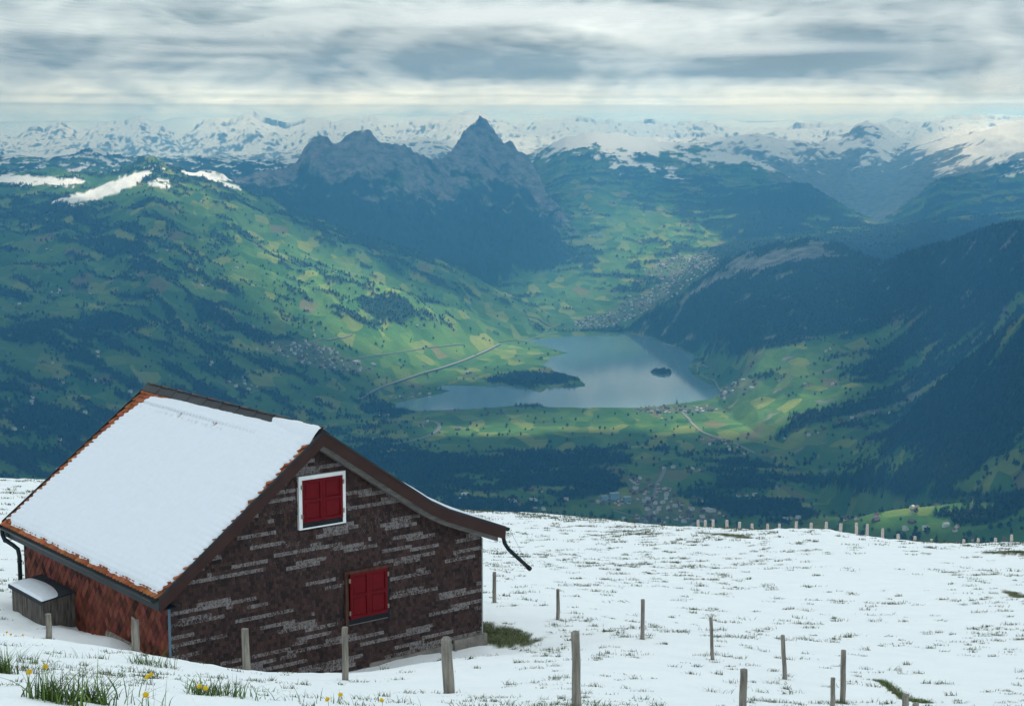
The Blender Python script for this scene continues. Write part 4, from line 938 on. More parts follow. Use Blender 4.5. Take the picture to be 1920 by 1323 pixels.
m_metal = simple('dark_sheet_metal', (.030, .036, .040), .45, .25, scale=2, bmp=.1)
m_gut = simple('green_black_metal', (.014, .024, .028), .4, .25, scale=2, bmp=.1)
# roof deck
b = MB(); th_ = .20
dk = [(x, z - .035) for x, z in PROF]; un = [(x, z - .035 - th_) for x, z in PROF[::-1]]
for i in range(len(PROF) - 1):
    (x0, z0), (x1, z1) = dk[i], dk[i + 1]; b.prism([(x0, z0 - th_), (x1, z1 - th_), (x1, z1), (x0, z0)], 'y', -.42, 9.22)
roof = b.build('roof', m_grey, hut)
# timber verge under the eaves on the wall
b = MB()
for i in range(len(PROF) - 1):
    (x0, z0), (x1, z1) = PROF[i], PROF[i + 1]
    x0c, x1c = max(x0, .0), min(x1, 9.62); z0c, z1c = prof_z(x0c), prof_z(x1c)
    b.prism([(x0c, z0c - .46), (x1c, z1c - .46), (x1c, z1c - .24), (x0c, z0c - .24)], 'y', -.30 if i else -.2, -.025)
b.build('wall_plate', m_grey, roof)
def slanted(name, pts, up, dn, y0, y1, mat, parent):
    b = MB()
    for i in range(len(pts) - 1):
        (x0, z0), (x1, z1) = pts[i], pts[i + 1]; b.prism([(x0, z0 - dn), (x1, z1 - dn), (x1, z1 + up), (x0, z0 + up)], 'y', y0, y1)
    return b.build(name, mat, parent)
slanted('bargeboard', [PROF[0], PROF[1]], 0, .36, -.45, -.4201, m_barge, roof)
slanted('bargeboard', PROF[1:], 0, .34, -.4502, -.4202, m_barge, roof)
slanted('verge_trim', [(-.48, .37), (4.05, 3.815)], .035, .035, -.468, -.4505, m_metal, roof)
slanted('verge_trim', [(4.05, 3.815)] + PROF[2:], .03, .03, -.468, -.4506, m_metal, roof)
slanted('verge_trim', [PROF[0], PROF[1]], .06, .25, 9.225, 9.26, m_metal, roof)
# clay tiles on the left slope
sl = math.atan2(3.43, 4.51); SL = math.hypot(4.51, 3.43); ex, ez = math.cos(sl), math.sin(sl)
def rp(s, y, h): return (-.46 + s * ex - h * ez, y, .345 + s * ez + h * ex)      # s up the slope, h above it
m_tile = simple('clay_tile', (.33, .11, .045), .8, .25, scale=12, bmp=.4, use_tint=True)
b = MB(); ty_, tw = .16, .185; nrow = int(SL / ty_)
for r_i in range(nrow + 1):
    s0 = -.07 + r_i * ty_
    for k in range(53):
        y = -.40 + (k + .5 * (r_i % 2)) * tw
        if y + tw > 9.23: continue
        inner = s0 > .7 and s0 < SL - .9 and 1.0 < y < 7.6
        if inner and rs.random() > .12: continue
        tone = rs.uniform(.6, 1.15); c = (tone, tone * rs.uniform(.75, 1.1), tone * rs.uniform(.6, 1.1)); n_ = 6; g = .004
        lift = .045 + rs.uniform(-.004, .006); fr = []
        for j in range(n_ + 1):
            a = math.pi * j / n_; fr.append((s0 + .05 - .05 * math.sin(a), y + tw / 2 - (tw / 2 - g) * math.cos(a), lift + .012 * math.sin(a)))
        top = [rp(*q) for q in fr] + [rp(s0 + ty_ * 1.9, y + tw - g, .008), rp(s0 + ty_ * 1.9, y + g, .008)]
        low = [rp(q[0], q[1], q[2] - .020) for q in fr] + [rp(s0 + ty_ * 1.9, y + tw - g, -.004), rp(s0 + ty_ * 1.9, y + g, -.004)]
        m = len(top); b.add(top + low, [tuple(range(m - 1, -1, -1)), tuple(range(m, 2 * m))] + [(i, (i + 1) % m, (i + 1) % m + m, i + m) for i in range(m)], 0, c)
b.build('roof_tiles', m_tile, roof)
# snow lying on the left slope
ns, nt_ = 170, 260; S, Yy = np.meshgrid(np.linspace(.02, SL - .02, ns), np.linspace(-.44, 9.2, nt_), indexing='ij')
rag = .10 * fbm(S / .35, Yy / .35, 4, 711); tilestep = .035 * np.sin(S * 2 * math.pi / ty_)
eave = S - .09 - .05 * fbm(Yy / .6, Yy * 0, 3, 712) + rag * .35 + .4 * tilestep
eave = eave - .16 * np.exp(-(np.maximum(Yy - 8.6, 0) / .4 - 1) ** 2 * 3) * (Yy > 8.4)
right = (Yy + .44) - .07 - np.interp(S, [0, .6, 1.2, 2.2, 3.2, SL], [.14, .08, .01, .0, .03, .08]) - .09 * np.maximum(0, np.sin(S * 2 * math.pi / .62 + 1)) * sstep(2.4, 3.2, S) + rag * .6 + tilestep * .6
left = (9.22 - Yy) - np.interp(S, [0, 1.5, 3.5, 4.6, 5.3, SL], [.10, .16, .26, .42, .75, 1.1]) + rag * 1.6 + tilestep * 1.6
topb = (SL - .10 - S) - np.interp(Yy, [-.4, 1, 2.6, 5, 7, 9], [-.06, -.06, -.02, .05, .09, .24]) + rag * .35
holes = .055 * (np.exp(-((S - (SL - .62)) / .035) ** 2) * (Yy > 2.0) * (.35 + .65 * sstep(2.0, 6.0, Yy)) * (.5 + .5 * np.cos(Yy * 2 * math.pi / tw)) * 2.0
     + .8 * np.exp(-((S - (SL - .80)) / .03) ** 2) * (Yy > 3.4) * (fbm(Yy / .2, S * 0, 2, 713) > .12) + np.exp(-((S - (SL - .72)) / .06) ** 2 - ((Yy - 6.05) / .07) ** 2) * 2.2 + np.exp(-((S - (SL - .66)) / .06) ** 2 - ((Yy - 4.1) / .09) ** 2) * 2)
edge = np.minimum(np.minimum(eave, right), np.minimum(left, topb))
hs = np.where(edge > 0, .050 + .075 * (1 - np.exp(-np.maximum(edge, 0) / .16)), .05 + edge * 1.2)
hs = hs + .010 * fbm(S / .5, Yy / .9, 3, 714) + .004 * np.sin(S * 2 * math.pi / ty_) * np.exp(-np.maximum(edge, 0) / .5)
hs = hs - holes * np.exp(-np.maximum(edge, 0) / 6) * 1.6 * (edge > -.02)
hs = np.maximum(hs, -.04)
sc_ = np.stack([-.46 + S * ex - hs * ez, Yy, .345 + S * ez + hs * ex], -1).reshape(-1, 3)
i_ = (np.arange(ns - 1)[:, None] * nt_ + np.arange(nt_ - 1)[None, :]).ravel(); qd = np.stack([i_, i_ + nt_, i_ + nt_ + 1, i_ + 1], 1)
kp = (hs.ravel()[qd] > -.02).any(1)
mesh_np('roof_snow', sc_, qd[kp], m_snow2, roof, smooth=True)
# right slope: tiles hidden, snow showing over the verge
slanted('roof_tiles', [(x, z - .03) for x, z in PROF[1:]], .035, 0, -.4199, 9.2, m_tile, roof)
nx, ny = 120, 80; Xs, Ys = np.meshgrid(np.linspace(4.1, 9.74, nx), np.linspace(-.40, 9.15, ny), indexing='ij')
zt_ = np.interp(Xs, [p[0] for p in PROF], [p[1] for p in PROF])
bed = np.interp(Xs, [4.1, 4.4, 4.8, 5.2, 5.5, 5.9, 6.2, 6.6, 7.2, 8, 9.2, 9.74], [.01, .03, .05, .03, -.01, .0, .03, .07, .09, .09, .06, .0]) + .015 * fbm(Xs / .5, Ys / .5, 3, 721)
bed = np.where(Ys < -.36, bed * .6, bed)
i_ = (np.arange(nx - 1)[:, None] * ny + np.arange(ny - 1)[None, :]).ravel()
vtop = np.stack([Xs, Ys, zt_ + .012 + bed], -1).reshape(-1, 3); sk0 = np.arange(nx) * ny; nv = len(vtop)
vlow = vtop[sk0].copy(); vlow[:, 2] = zt_[:, 0] - .01; ii = np.arange(nx - 1)
mesh_np('roof_snow', np.concatenate([vtop, vlow]), np.concatenate([np.stack([i_, i_ + ny, i_ + ny + 1, i_ + 1], 1), np.stack([sk0[:-1], nv + ii, nv + ii + 1, sk0[1:]], 1)]), m_snow2, roof, smooth=True)
# ridge caps
for k in range(21):
    y0 = -.43 + k * .46; y1 = y0 + .475; lf = .012 * (k % 2); b = MB()
    A = [(4.05 - .20, 3.80 - .20 * .76 + .058 + lf), (4.05, 3.80 + .075 + lf), (4.05 + .2, 3.80 - .2 * .68 + .06 + lf)]
    Bl = [(x, z - .02) for x, z in A]
    b.prism([Bl[0], Bl[1], A[1], A[0]], 'y', y0, y1 - .006); b.prism([Bl[1], Bl[2], A[2], A[1]], 'y', y0, y1 - .006); b.tube([(4.05, y0 + .02, 3.885 + lf), (4.05, y1 - .03, 3.885 + lf)], .03, 8)
    b.build('ridge_cap', m_metal, roof)
nq = 40; yy = np.linspace(-.40, 1.9, nq); prof_c = [(-.46, -.47), (-.25, -.17), (-.1, -.01), (0, .02), (.1, -.03), (.2, -.12)]
vv = []; 
for j, y in enumerate(yy):
    wv_ = np.interp(y, [-.4, -.2, .8, 1.5, 1.9], [.6, 1.0, .9, .5, .05])
    for (dx, dz) in prof_c: vv.append((4.05 + dx * (.6 + .4 * wv_), y, 3.885 + dz * .8 + (.055 * wv_ - .035)))
i_ = (np.arange(nq - 1)[:, None] * 6 + np.arange(5)[None, :]).ravel()
mesh_np('ridge_snow', vv, np.stack([i_, i_ + 6, i_ + 7, i_ + 1], 1), m_snow2, roof, smooth=True)
# gutters
def gutter(x, z, y0, y1, r):
    b = MB(); n_ = 9; out = [(x + r * math.cos(a), z + r * math.sin(a)) for a in [math.pi + math.pi * k / (n_ - 1) for k in range(n_)]]; inn = [(x + (r - .008) * math.cos(a), z + (r - .008) * math.sin(a)) for a in [math.pi + math.pi * k / (n_ - 1) for k in range(n_)]]
    b.prism(out + inn[::-1], 'y', y0, y1)
    for y in (y0, y1 - .01): b.prism(out, 'y', y, y + .01)
    for k in range(7):
        y = y0 + .5 + k * (y1 - y0 - 1) / 6; b.box(x - r - .004, x + r, y, y + .02, z - .004, z + .012)
    return b.build('gutter', m_gut, hut)
gutter(-.56, .33, -.36, 9.28, .095); gutter(9.87, .50, -.40, 9.25, .085)
b = MB(); b.box(-.475, -.44, -.415, 9.2, .04, .34); b.box(-.44, .02, -.415, 9.2, .04, .06); b.build('eave_board', m_gut, hut)
b = MB(); b.box(-.07, -.035, .1, 4.4, -.025, .015); b.build('eave_strip', simple('white_strip', (.65, .62, .58), .8, .15, scale=4), hut)
b = MB(); b.tube([(-.56, 9.0, .24), (-.56, 8.98, .10), (-.54, 8.86, -.03), (-.42, 8.60, -.14), (-.34, 8.46, -.24), (-.32, 8.42, -.42), (-.32, 8.40, -2.3)], .06, 12)
b.tube([(-.32, 8.41, -.55), (-.32, 8.41, -.60)], .072, 12); b.tube([(-.54, 8.86, -.03), (-.53, 8.83, -.045)], .07, 12); b.build('downpipe', m_gut, hut, smooth=True)
b = MB(); b.tube([(9.82, -.30, .44), (9.80, -.31, .22), (9.82, -.33, .08), (9.94, -.35, -.10), (10.62, -.42, -.74)], .055, 12); b.tube([(10.56, -.414, -.68), (10.64, -.422, -.76)], .064, 12); b.build('downpipe', m_gut, hut, smooth=True)
b = MB(); b.tube([(9.92, -.38, .50), (10.2, -.40, .02), (10.44, -.47, -.52)], .004, 5); b.build('wire', m_grey, hut)
# windows with closed shutters
m_white = simple('white_paint', (.78, .79, .78), .55, .06, scale=5, bmp=.15); m_red = simple('red_paint', (.125, .001, .004), .55, .14, scale=5, bmp=.15)
m_oldw = simple('brown_board', (.07, .034, .022), .85, .4, scale=9, bmp=.4, stretch=(1, 1, .3)); m_dark = simple('dark_sill', (.012, .014, .018), .6, .2, bmp=0); m_iron = simple('hinge_iron', (.30, .24, .19), .6, .3, bmp=0)
for wi, (x0, x1, z0, z1) in enumerate(WIN):
    b = MB(); f = .095 if wi == 0 else .085; my = -.07
    if wi == 0:
        b.box(x0, x0 + f, my, .03, z0, z1); b.box(x1 - f * .9, x1, my, .03, z0, z1); b.box(x0 + f, x1 - f * .9, my, .03, z1 - .10, z1); b.box(x0 + f, x1 - f * .9, my, .03, z0, z0 + .035)
        fr = b.build('window', m_white, hut); xa, xb, za, zb = x0 + f, x1 - f * .9, z0 + .17, z1 - .10
    else:
        b.box(x0, x0 + f, my, .03, z0 - .12, z1 - .065); b.box(x0 - .02, x1, my - .02, .03, z1 - .065, z1 + .01); b.box(x1 - .07, x1, -.05, .03, z0, z1 - .065, 1); b.box(x0 + f, x1 - .07, my, .03, z0, z0 + .02, 2)
        fr = b.build('window', [m_oldw, m_dark, m_grey], hut); xa, xb, za, zb = x0 + f + .05, x1 - .075, z0 + .16, z1 - .07
    b = MB(); b.box(xa - .05 if wi else xa, xb + .003, -.055, .03, z0 + .036 if wi == 0 else z0 + .021, za - .004); b.build('sill', m_dark, fr)
    xm = (xa + xb) / 2
    for s, (a, c) in enumerate(((xa + .004, xm - .003), (xm + .003, xb - .004))):
        b = MB(); y = -.066; st = .075; zm = (za + zb) / 2
        b.box(a, c, -.05, -.01, za, zb)
        b.box(a, a + st, y - .012, -.0501, za, zb); b.box(c - st, c, y - .012, -.0501, za, zb)
        for q0, q1 in ((za, za + st), (zm - st / 2, zm + st / 2), (zb - st, zb)): b.box(a + st, c - st, y - .012, -.0501, q0, q1)
        for q0, q1 in ((za + st + .03, zm - st / 2 - .03), (zm + st / 2 + .03, zb - st - .03)): b.box(a + st + .03, c - st - .03, -.060, -.0502, q0, q1)
        b.build('shutter', m_red, fr)
    for hx_ in ((xa - .02), (xb + .01)):
        for hz2 in (za + .12, zb - .22):
            b = MB(); b.box(hx_ - .018, hx_ + .022, -.098, -.071, hz2, hz2 + .10); b.tube([(hx_, -.10, hz2 - .01), (hx_, -.10, hz2 + .11)], .010, 8); b.build('hinge', m_iron, fr)
#
# ------------------------------------------------------------------ the wooden box leaning on the left wall
box = empty('wooden_box', hut_pt(-.5, 6.5, -1.7), HUT_AZ); tag(box, 'weathered plank box with tar-paper lid and a snow pad against the slate wall', 'box')
m_plank = simple('old_plank', (.13, .115, .10), .9, .4, scale=16, bmp=.8, stretch=(1, 1, .12), dark=(.035, .03, .026)); m_tar = simple('tar_paper', (.030, .034, .040), .7, .3, scale=6, bmp=.3)
b = MB()      # local frame: x away from the wall is negative
for k in range(17):
    y0 = -1.05 + k * .125; b.box(-.40, -.375 + .004 * (k % 3), y0, y0 + .119, -.6, .72)
for k in range(7):
    x0 = -.374 + k * .12; 
    b.hexa([(x0, -1.075, -.8), (x0 + .115, -1.075, -.8), (x0 + .115, -1.05, -.8), (x0, -1.05, -.8), (x0, -1.075, .73 + .13 * (x0 + .4)), (x0 + .115, -1.075, .73 + .13 * (x0 + .51)), (x0 + .115, -1.05, .73 + .13 * (x0 + .51)), (x0, -1.05, .73 + .13 * (x0 + .4))])
    b.box(x0, x0 + .115, 1.06, 1.085, -.8, .73)
b.build('planks', m_plank, box)
b = MB(); b.hexa([(-.47, -1.13, .725), (.52, -1.13, .855), (.52, 1.12, .855), (-.47, 1.12, .725), (-.47, -1.13, .76), (.52, -1.13, .89), (.52, 1.12, .89), (-.47, 1.12, .76)]); b.box(-.48, -.468, -1.13, 1.12, .66, .75); b.build('lid', m_tar, box)
n_ = 40; U_, V_ = np.meshgrid(np.linspace(-.46, .32, n_), np.linspace(-1.12, 1.1, n_ * 2), indexing='ij')
e = 1 - np.abs((V_ + .0) / 1.12) ** 6; f = sstep(.28, -.1, U_ + .16 * ((V_ - .2) / 1.1) ** 2) * sstep(-.47, -.40, U_)
hh = .10 * np.clip(e, 0, 1) ** .5 * f ** .6 * (.85 + .2 * fbm(U_ * 3, V_ * 2, 3, 731)); hh = hh - .012
i_ = (np.arange(n_ - 1)[:, None] * n_ * 2 + np.arange(n_ * 2 - 1)[None, :]).ravel(); qd = np.stack([i_, i_ + n_ * 2, i_ + n_ * 2 + 1, i_ + 1], 1)
kp = (hh.ravel()[qd] > 0).any(1)
mesh_np('snow_pad', np.stack([U_, V_, .76 + .131 * (U_ + .47) + hh], -1).reshape(-1, 3), qd[kp], m_snow2, box, smooth=True)
# ================================================================== TREES, HOUSES, ROADS OF THE VALLEY
def in_view(x, y, z, m=25, ymax=1036):
    px, py = project(x, y, z); return (px > -m) & (px < 1920 + m) & (py > 150) & (py < ymax)
def leafy(name, seed, conifer, n):
    """a single tree about 1 unit high: trunk with a broken crown of leafy facets"""
    rs = np.random.default_rng(seed); v = []; f = []; mi = []
    def tri(a, b, c, m): k = len(v); v.extend([a, b, c]); f.append((k, k + 1, k + 2)); mi.append(m)
    for k in range(5):
        a0, a1 = 2 * math.pi * k / 5, 2 * math.pi * (k + 1) / 5; r = .028
        tri((r * math.cos(a0), r * math.sin(a0), -.05), (r * math.cos(a1), r * math.sin(a1), -.05), (0, 0, .8), 0)
    for k in range(n):
        h = rs.random(); a = rs.random() * 2 * math.pi
        if conifer: z = .10 + .90 * h; rr = .20 * (1 - h) ** .8 * (.35 + .65 * rs.random()) + .01; s = .15 * (1 - h) + .05; dz = -.10
        else:
            z = .22 + .72 * h; rr = .30 * math.sqrt(max(.04, 1 - (2 * h - .95) ** 2)) * rs.random() ** .4; s = .15; dz = .0
        c = np.array([rr * math.cos(a), rr * math.sin(a), z])
        o = np.array([math.cos(a), math.sin(a), dz]); t = np.array([-math.sin(a), math.cos(a), 0])
        w = rs.normal(0, .35, (3, 3)) * s
        tri(tuple(c + t * s + w[0]), tuple(c - t * s + w[1]), tuple(c + o * s + np.array([0, 0, -.5 * s if conifer else .6 * s]) + w[2]), 1)
    return v, f, mi
m_leaf, nt, bs = new_mat('foliage')
oi = nt.nodes.new('ShaderNodeObjectInfo')
c_ = mixc(nt, oi.outputs['Random'], (0.005, 0.022, 0.012), (0.022, 0.060, 0.022))
nt.links.new(c_, bs.inputs['Base Color']); bs.inputs['Roughness'].default_value = .85; bs.inputs['Specular IOR Level'].default_value = .15
m_bark = simple('bark', (.07, .05, .035), .9, scale=3)
def tree_mesh(nm, seed, con, n):
    v, f, mi = leafy(nm, seed, con, n); me = bpy.data.meshes.new(nm); me.from_pydata(v, [], f)
    me.materials.append(m_bark); me.materials.append(m_leaf); me.polygons.foreach_set('material_index', mi); me.update(); return me
T_CON = tree_mesh('conifer_tree', 1, True, 70); T_LEAF = tree_mesh('broadleaf_tree', 2, False, 70)

# --- single trees on the meadows: the largest 300 in view are objects of their own
fm = ((forest < .15) & (snow < .1) & (rock < .2) & (T < .3) & (lid != LNAME.index('mythen')) & (dl > 25) & (rg > 4000) & (rg < 12800)).ravel()
near_f = sstep(-.75, .0, F).ravel()
cand = np.where(fm & (RNG.random(Z.size) < .035 * near_f + .004))[0]
cx_, cy_ = X.ravel()[cand], Y.ravel()[cand]
cx_ = cx_ + RNG.normal(0, 5, len(cand)); cy_ = cy_ + RNG.normal(0, 8, len(cand)); cz_ = ground_z(cx_, cy_)
ok = in_view(cx_, cy_, cz_); cx_, cy_, cz_ = cx_[ok], cy_[ok], cz_[ok]
rr_ = np.hypot(cx_, cy_); hts = RNG.uniform(9, 19, len(cx_)); order = np.argsort(-hts / rr_)
LONE, REST = order[:300], order[300:]
ZONES = []
def part(px): return ', far left' if px < 320 else ', left' if px < 700 else ', centre' if px < 1050 else ', right of centre' if px < 1300 else ', right' if px < 1600 else ', far right'
def tree_words(px, py, con):
    k = 'dark pointed conifer' if con else 'round leafy tree'
    if px > 1500 and py > 915: w = 'on the lit meadow above the snowy ridge'
    elif px > 1500: w = 'on the green slope at the right side of the valley'
    elif py > 900 and px > 1100: w = 'in the small town behind the ridge'
    elif py > 900: w = 'in the dark valley floor behind the ridge'
    elif py > 770 and px < 620: w = 'on the shaded fields behind the snowy roof'
    elif py > 770: w = 'on the fields this side of the lake'
    elif px < 620: w = 'on the long hillside at the left of the valley'
    elif px > 1250: w = 'on the meadows right of the lake'
    else: w = 'on the plain at the far side of the lake'
    w += part(px)
    return k + ' ' + w, ('conifers ' if con else 'leafy trees ') + w
first_con = None
for k in LONE:
    px_, py_ = project(cx_[k], cy_[k], cz_[k]); con = bool((k * 7) % 3 == 0)
    lab, grp = tree_words(float(px_), float(py_), con)
    o = bpy.data.objects.new('conifer_tree' if con else 'broadleaf_tree', T_CON if con else T_LEAF)
    col.objects.link(o); o.location = (cx_[k], cy_[k], cz_[k] - .3); h = hts[k] * 1.1
    o.scale = (h * (1 if con else 1.15), h * (1 if con else 1.15), h); o.rotation_euler = (0, 0, (k * 1.7) % 6.28)
    tag(o, lab, 'tree', grp)
    if con and first_con is None: first_con = o
    if not con: first_leaf = o

def scatter(name, pts, sc, src):
    me = bpy.data.meshes.new(name); me.vertices.add(len(pts)); me.vertices.foreach_set('co', np.asarray(pts, np.float32).ravel())
    a = me.attributes.new('size', 'FLOAT', 'POINT'); a.data.foreach_set('value', np.asarray(sc, np.float32))
    a = me.attributes.new('turn', 'FLOAT', 'POINT'); a.data.foreach_set('value', (RNG.random(len(pts)) * 6.28).astype(np.float32))
    o = bpy.data.objects.new(name, me); col.objects.link(o)
    g = bpy.data.node_groups.new(name, 'GeometryNodeTree')
    g.interface.new_socket('Geometry', in_out='INPUT', socket_type='NodeSocketGeometry'); g.interface.new_socket('Geometry', in_out='OUTPUT', socket_type='NodeSocketGeometry')
    gi, go = g.nodes.new('NodeGroupInput'), g.nodes.new('NodeGroupOutput')
    ip = g.nodes.new('GeometryNodeInstanceOnPoints'); ob = g.nodes.new('GeometryNodeObjectInfo'); ob.inputs['Object'].default_value = src; ob.inputs['As Instance'].default_value = True
    ob.transform_space = 'ORIGINAL'
    s_ = g.nodes.new('GeometryNodeInputNamedAttribute'); s_.data_type = 'FLOAT'; s_.inputs['Name'].default_value = 'size'
    t_ = g.nodes.new('GeometryNodeInputNamedAttribute'); t_.data_type = 'FLOAT'; t_.inputs['Name'].default_value = 'turn'
    cb = g.nodes.new('ShaderNodeCombineXYZ'); L = g.links.new
    L(gi.outputs[0], ip.inputs['Points']); L(ob.outputs['Geometry'], ip.inputs['Instance']); L(s_.outputs['Attribute'], ip.inputs['Scale'])
    L(t_.outputs['Attribute'], cb.inputs['Z']); L(cb.outputs[0], ip.inputs['Rotation']); L(ip.outputs[0], go.inputs[0])
    md = o.modifiers.new('scatter', 'NODES'); md.node_group = g
    return o
def wood(name, sel, p, lo, hi, src, label, cat):
    k = np.where(sel.ravel() & (RNG.random(Z.size) < p.ravel()))[0]
    x, y = X.ravel()[k], Y.ravel()[k]; x = x + RNG.normal(0, 4, len(k)); y = y + RNG.normal(0, 8, len(k)); z = ground_z(x, y)
    ok = in_view(x, y, z); pts = np.stack([x, y, z - .5], 1)[ok]
    return tag(scatter(name, pts, RNG.uniform(lo, hi, len(pts)), src), label, cat, kind='stuff')
cell = (rg * np.gradient(LA)[None, :]) * np.gradient(rg, axis=0)
den = np.clip(cell / 150.0, 0, 1) * np.interp(rg, [4000, 8000, 13000, 17000], [1.0, .75, .5, .25])
con_zone = (lid == LNAME.index('lake_hill')) | (lid == LNAME.index('near_spur')) | (lid == LNAME.index('mythen')) | (patch > 0)
fsel = (forest > .45) & (rg > 3800) & (rg < 15500)
wood('conifer_forest', fsel & con_zone, den, 14, 25, first_con, 'dark conifer woods covering the hillsides and valley floor', 'forest')
wood('broadleaf_forest', fsel & ~con_zone, den * .8, 11, 19, first_leaf, 'leafy woods and hedgerows between the valley meadows', 'forest')
pts = np.stack([cx_, cy_, cz_ - .3], 1)[REST]
tag(scatter('field_trees', pts, hts[REST], first_leaf), 'tiny scattered trees dotting the far meadows', 'trees', kind='stuff')

# --- houses
HOUSE_MATS = [simple('house_wall', (.68, .66, .62), .8, .12, bmp=0), simple('house_roof', (.17, .095, .07), .8, .3, bmp=0), simple('house_window', (.05, .06, .07), .3, .1, bmp=0)]
HOUSE_MATS2 = [simple('timber_wall', (.16, .10, .06), .8, .2, bmp=0), simple('dark_roof', (.11, .09, .085), .8, .3, bmp=0), HOUSE_MATS[2]]
HOUSE_MATS3 = [simple('pale_wall', (.72, .72, .70), .8, .05, bmp=0), simple('metal_roof', (.36, .38, .40), .6, .1, bmp=0), HOUSE_MATS[2]]
def house_mesh(nm, mats, w, l, h, rh, flat=False):
    b = MB(); b.box(-w / 2, w / 2, -l / 2, l / 2, -3, h, 0)
    if flat: b.box(-w / 2 - .3, w / 2 + .3, -l / 2 - .3, l / 2 + .3, h + .01, h + .8, 1)
    else:
        b.prism([(-w / 2, h), (w / 2, h), (0, h + rh - .1)], 'y', -l / 2, l / 2, 0)
        for s in (-1, 1):
            e = [(s * (w / 2 + .9), h - .45), (s * (w / 2 + .9), h - .1), (0, h + rh + .35), (0, h + rh)]
            b.prism(e if s > 0 else e[::-1], 'y', -l / 2 - .8, l / 2 + .8, 1)
        b.box(w * .18, w * .18 + .8, -l * .2, -l * .2 + .8, h + rh * .4, h + rh + .9, 0)
    n = max(2, int(l / 3.2))
    for s in (-1, 1):
        for fl in range(max(1, int(h / 2.8))):
            for k in range(n):
                y = -l / 2 + (k + .5) * l / n; z = .9 + 2.7 * fl
                b.box(s * w / 2 - .06, s * w / 2 + .06, y - .5, y + .5, z, z + 1.3, 2)
    me_o = b.build(nm, mats); me = me_o.data; bpy.data.objects.remove(me_o); return me
H_MESH = [house_mesh('house', HOUSE_MATS, 10, 13, 6, 4), house_mesh('house', HOUSE_MATS, 9, 11, 5.2, 3.6), house_mesh('house', HOUSE_MATS3, 11, 15, 8, 3.2), house_mesh('house', HOUSE_MATS2, 11, 14, 5.6, 4.6), house_mesh('barn', HOUSE_MATS2, 12, 20, 5, 5)]
H_HALL = house_mesh('hall', HOUSE_MATS3, 26, 44, 8, 0, True)
tf = T.ravel() > .5
k = np.where(tf & (RNG.random(Z.size) < (.085 * np.clip(cell.ravel() / 110, .3, 3))) & (rg.ravel() < 15500))[0]
hx, hy = X.ravel()[k] + RNG.normal(0, 4, len(k)), Y.ravel()[k] + RNG.normal(0, 6, len(k)); hf = np.zeros(len(k), bool)
# farms: small groups on open meadow
fk = np.where(((forest < .1) & (T < .1) & (snow < .1) & (rock < .1) & (dl > 60) & (rg > 4000) & (rg < 12500) & (slope < .55)).ravel() & (RNG.random(Z.size) < .0011))[0]
gx_, gy_ = [], []
for q in fk:
    for _ in range(RNG.integers(1, 5)): gx_.append(X.ravel()[q] + RNG.normal(0, 22)); gy_.append(Y.ravel()[q] + RNG.normal(0, 28))
hx = np.concatenate([hx, gx_]); hy = np.concatenate([hy, gy_]); hf = np.concatenate([hf, np.ones(len(gx_), bool)]); hzz = ground_z(hx, hy)
ok = in_view(hx, hy, hzz, ymax=1022); hx, hy, hzz, hf = hx[ok], hy[ok], hzz[ok], hf[ok]
# keep them apart
keep = []; cells = {}
for i in np.argsort(np.hypot(hx, hy)):
    c = (int(hx[i] // 12), int(hy[i] // 12))
    if any((c[0] + a, c[1] + b) in cells for a in (-1, 0, 1) for b in (-1, 0, 1)): continue
    cells[c] = 1; keep.append(i)
keep = np.array(keep); hx, hy, hzz, hf = hx[keep], hy[keep], hzz[keep], hf[keep]
print('houses', len(hx), 'field trees', len(cx_))
def house_words(px, py, kind):
    if py > 1000 or (py > 880 and 1080 < px < 1400): w = 'in the small town behind the ridge'
    elif py > 900 and px >= 1400: w = 'on the lit meadow above the snowy ridge'
    elif py > 900: w = 'between the dark woods right behind the hut'
    elif py > 755 and px > 1150 and px < 1400: w = 'in the village at the near end of the lake'
    elif px > 1330 and py > 690 and py <= 770: w = 'in the village along the right shore of the lake'
    elif py > 755 and px >= 1400: w = 'on the green slope at the right side of the valley'
    elif py > 755 and px < 650: w = 'in the shaded fields behind the snowy roof'
    elif py > 755: w = 'on the fields this side of the lake'
    elif px < 760 and py > 630: w = 'in the village left of the lake'
    elif px < 760: w = 'on the long hillside at the left of the valley'
    elif px > 1250 and py > 620: w = 'on the meadows right of the lake'
    elif py > 630: w = 'on the plain beyond the lake'
    else: w = 'in the town at the far end of the lake'
    w += part(px)
    return kind + ' ' + w, w
NAMES = ['pale red-roofed house', 'pale red-roofed house', 'white grey-roofed house', 'dark timber house', 'long barn']
top = min(300, len(hx))
for i in range(top):
    px_, py_ = project(hx[i], hy[i], hzz[i]); m_ = (i * 5 + i // 3) % 5 if hf[i] else (i * 7 + i // 4) % 4
    lab, w = house_words(float(px_), float(py_), NAMES[m_])
    o = bpy.data.objects.new('barn' if m_ == 4 else 'house', H_MESH[m_]); col.objects.link(o)
    o.location = (hx[i], hy[i], hzz[i]); o.rotation_euler = (0, 0, (i * 2.399) % 3.14); o.scale = (1.05,) * 3
    tag(o, lab, 'barn' if m_ == 4 else 'house', ('barns ' if m_ == 4 else 'houses ') + w + ' (%s)' % NAMES[m_])
    if i == 0: src_house = o
    if m_ == 2: src_h2 = o
    if m_ == 3: src_h3 = o
rest = np.arange(top, len(hx)); j = RNG.integers(0, 3, len(rest))
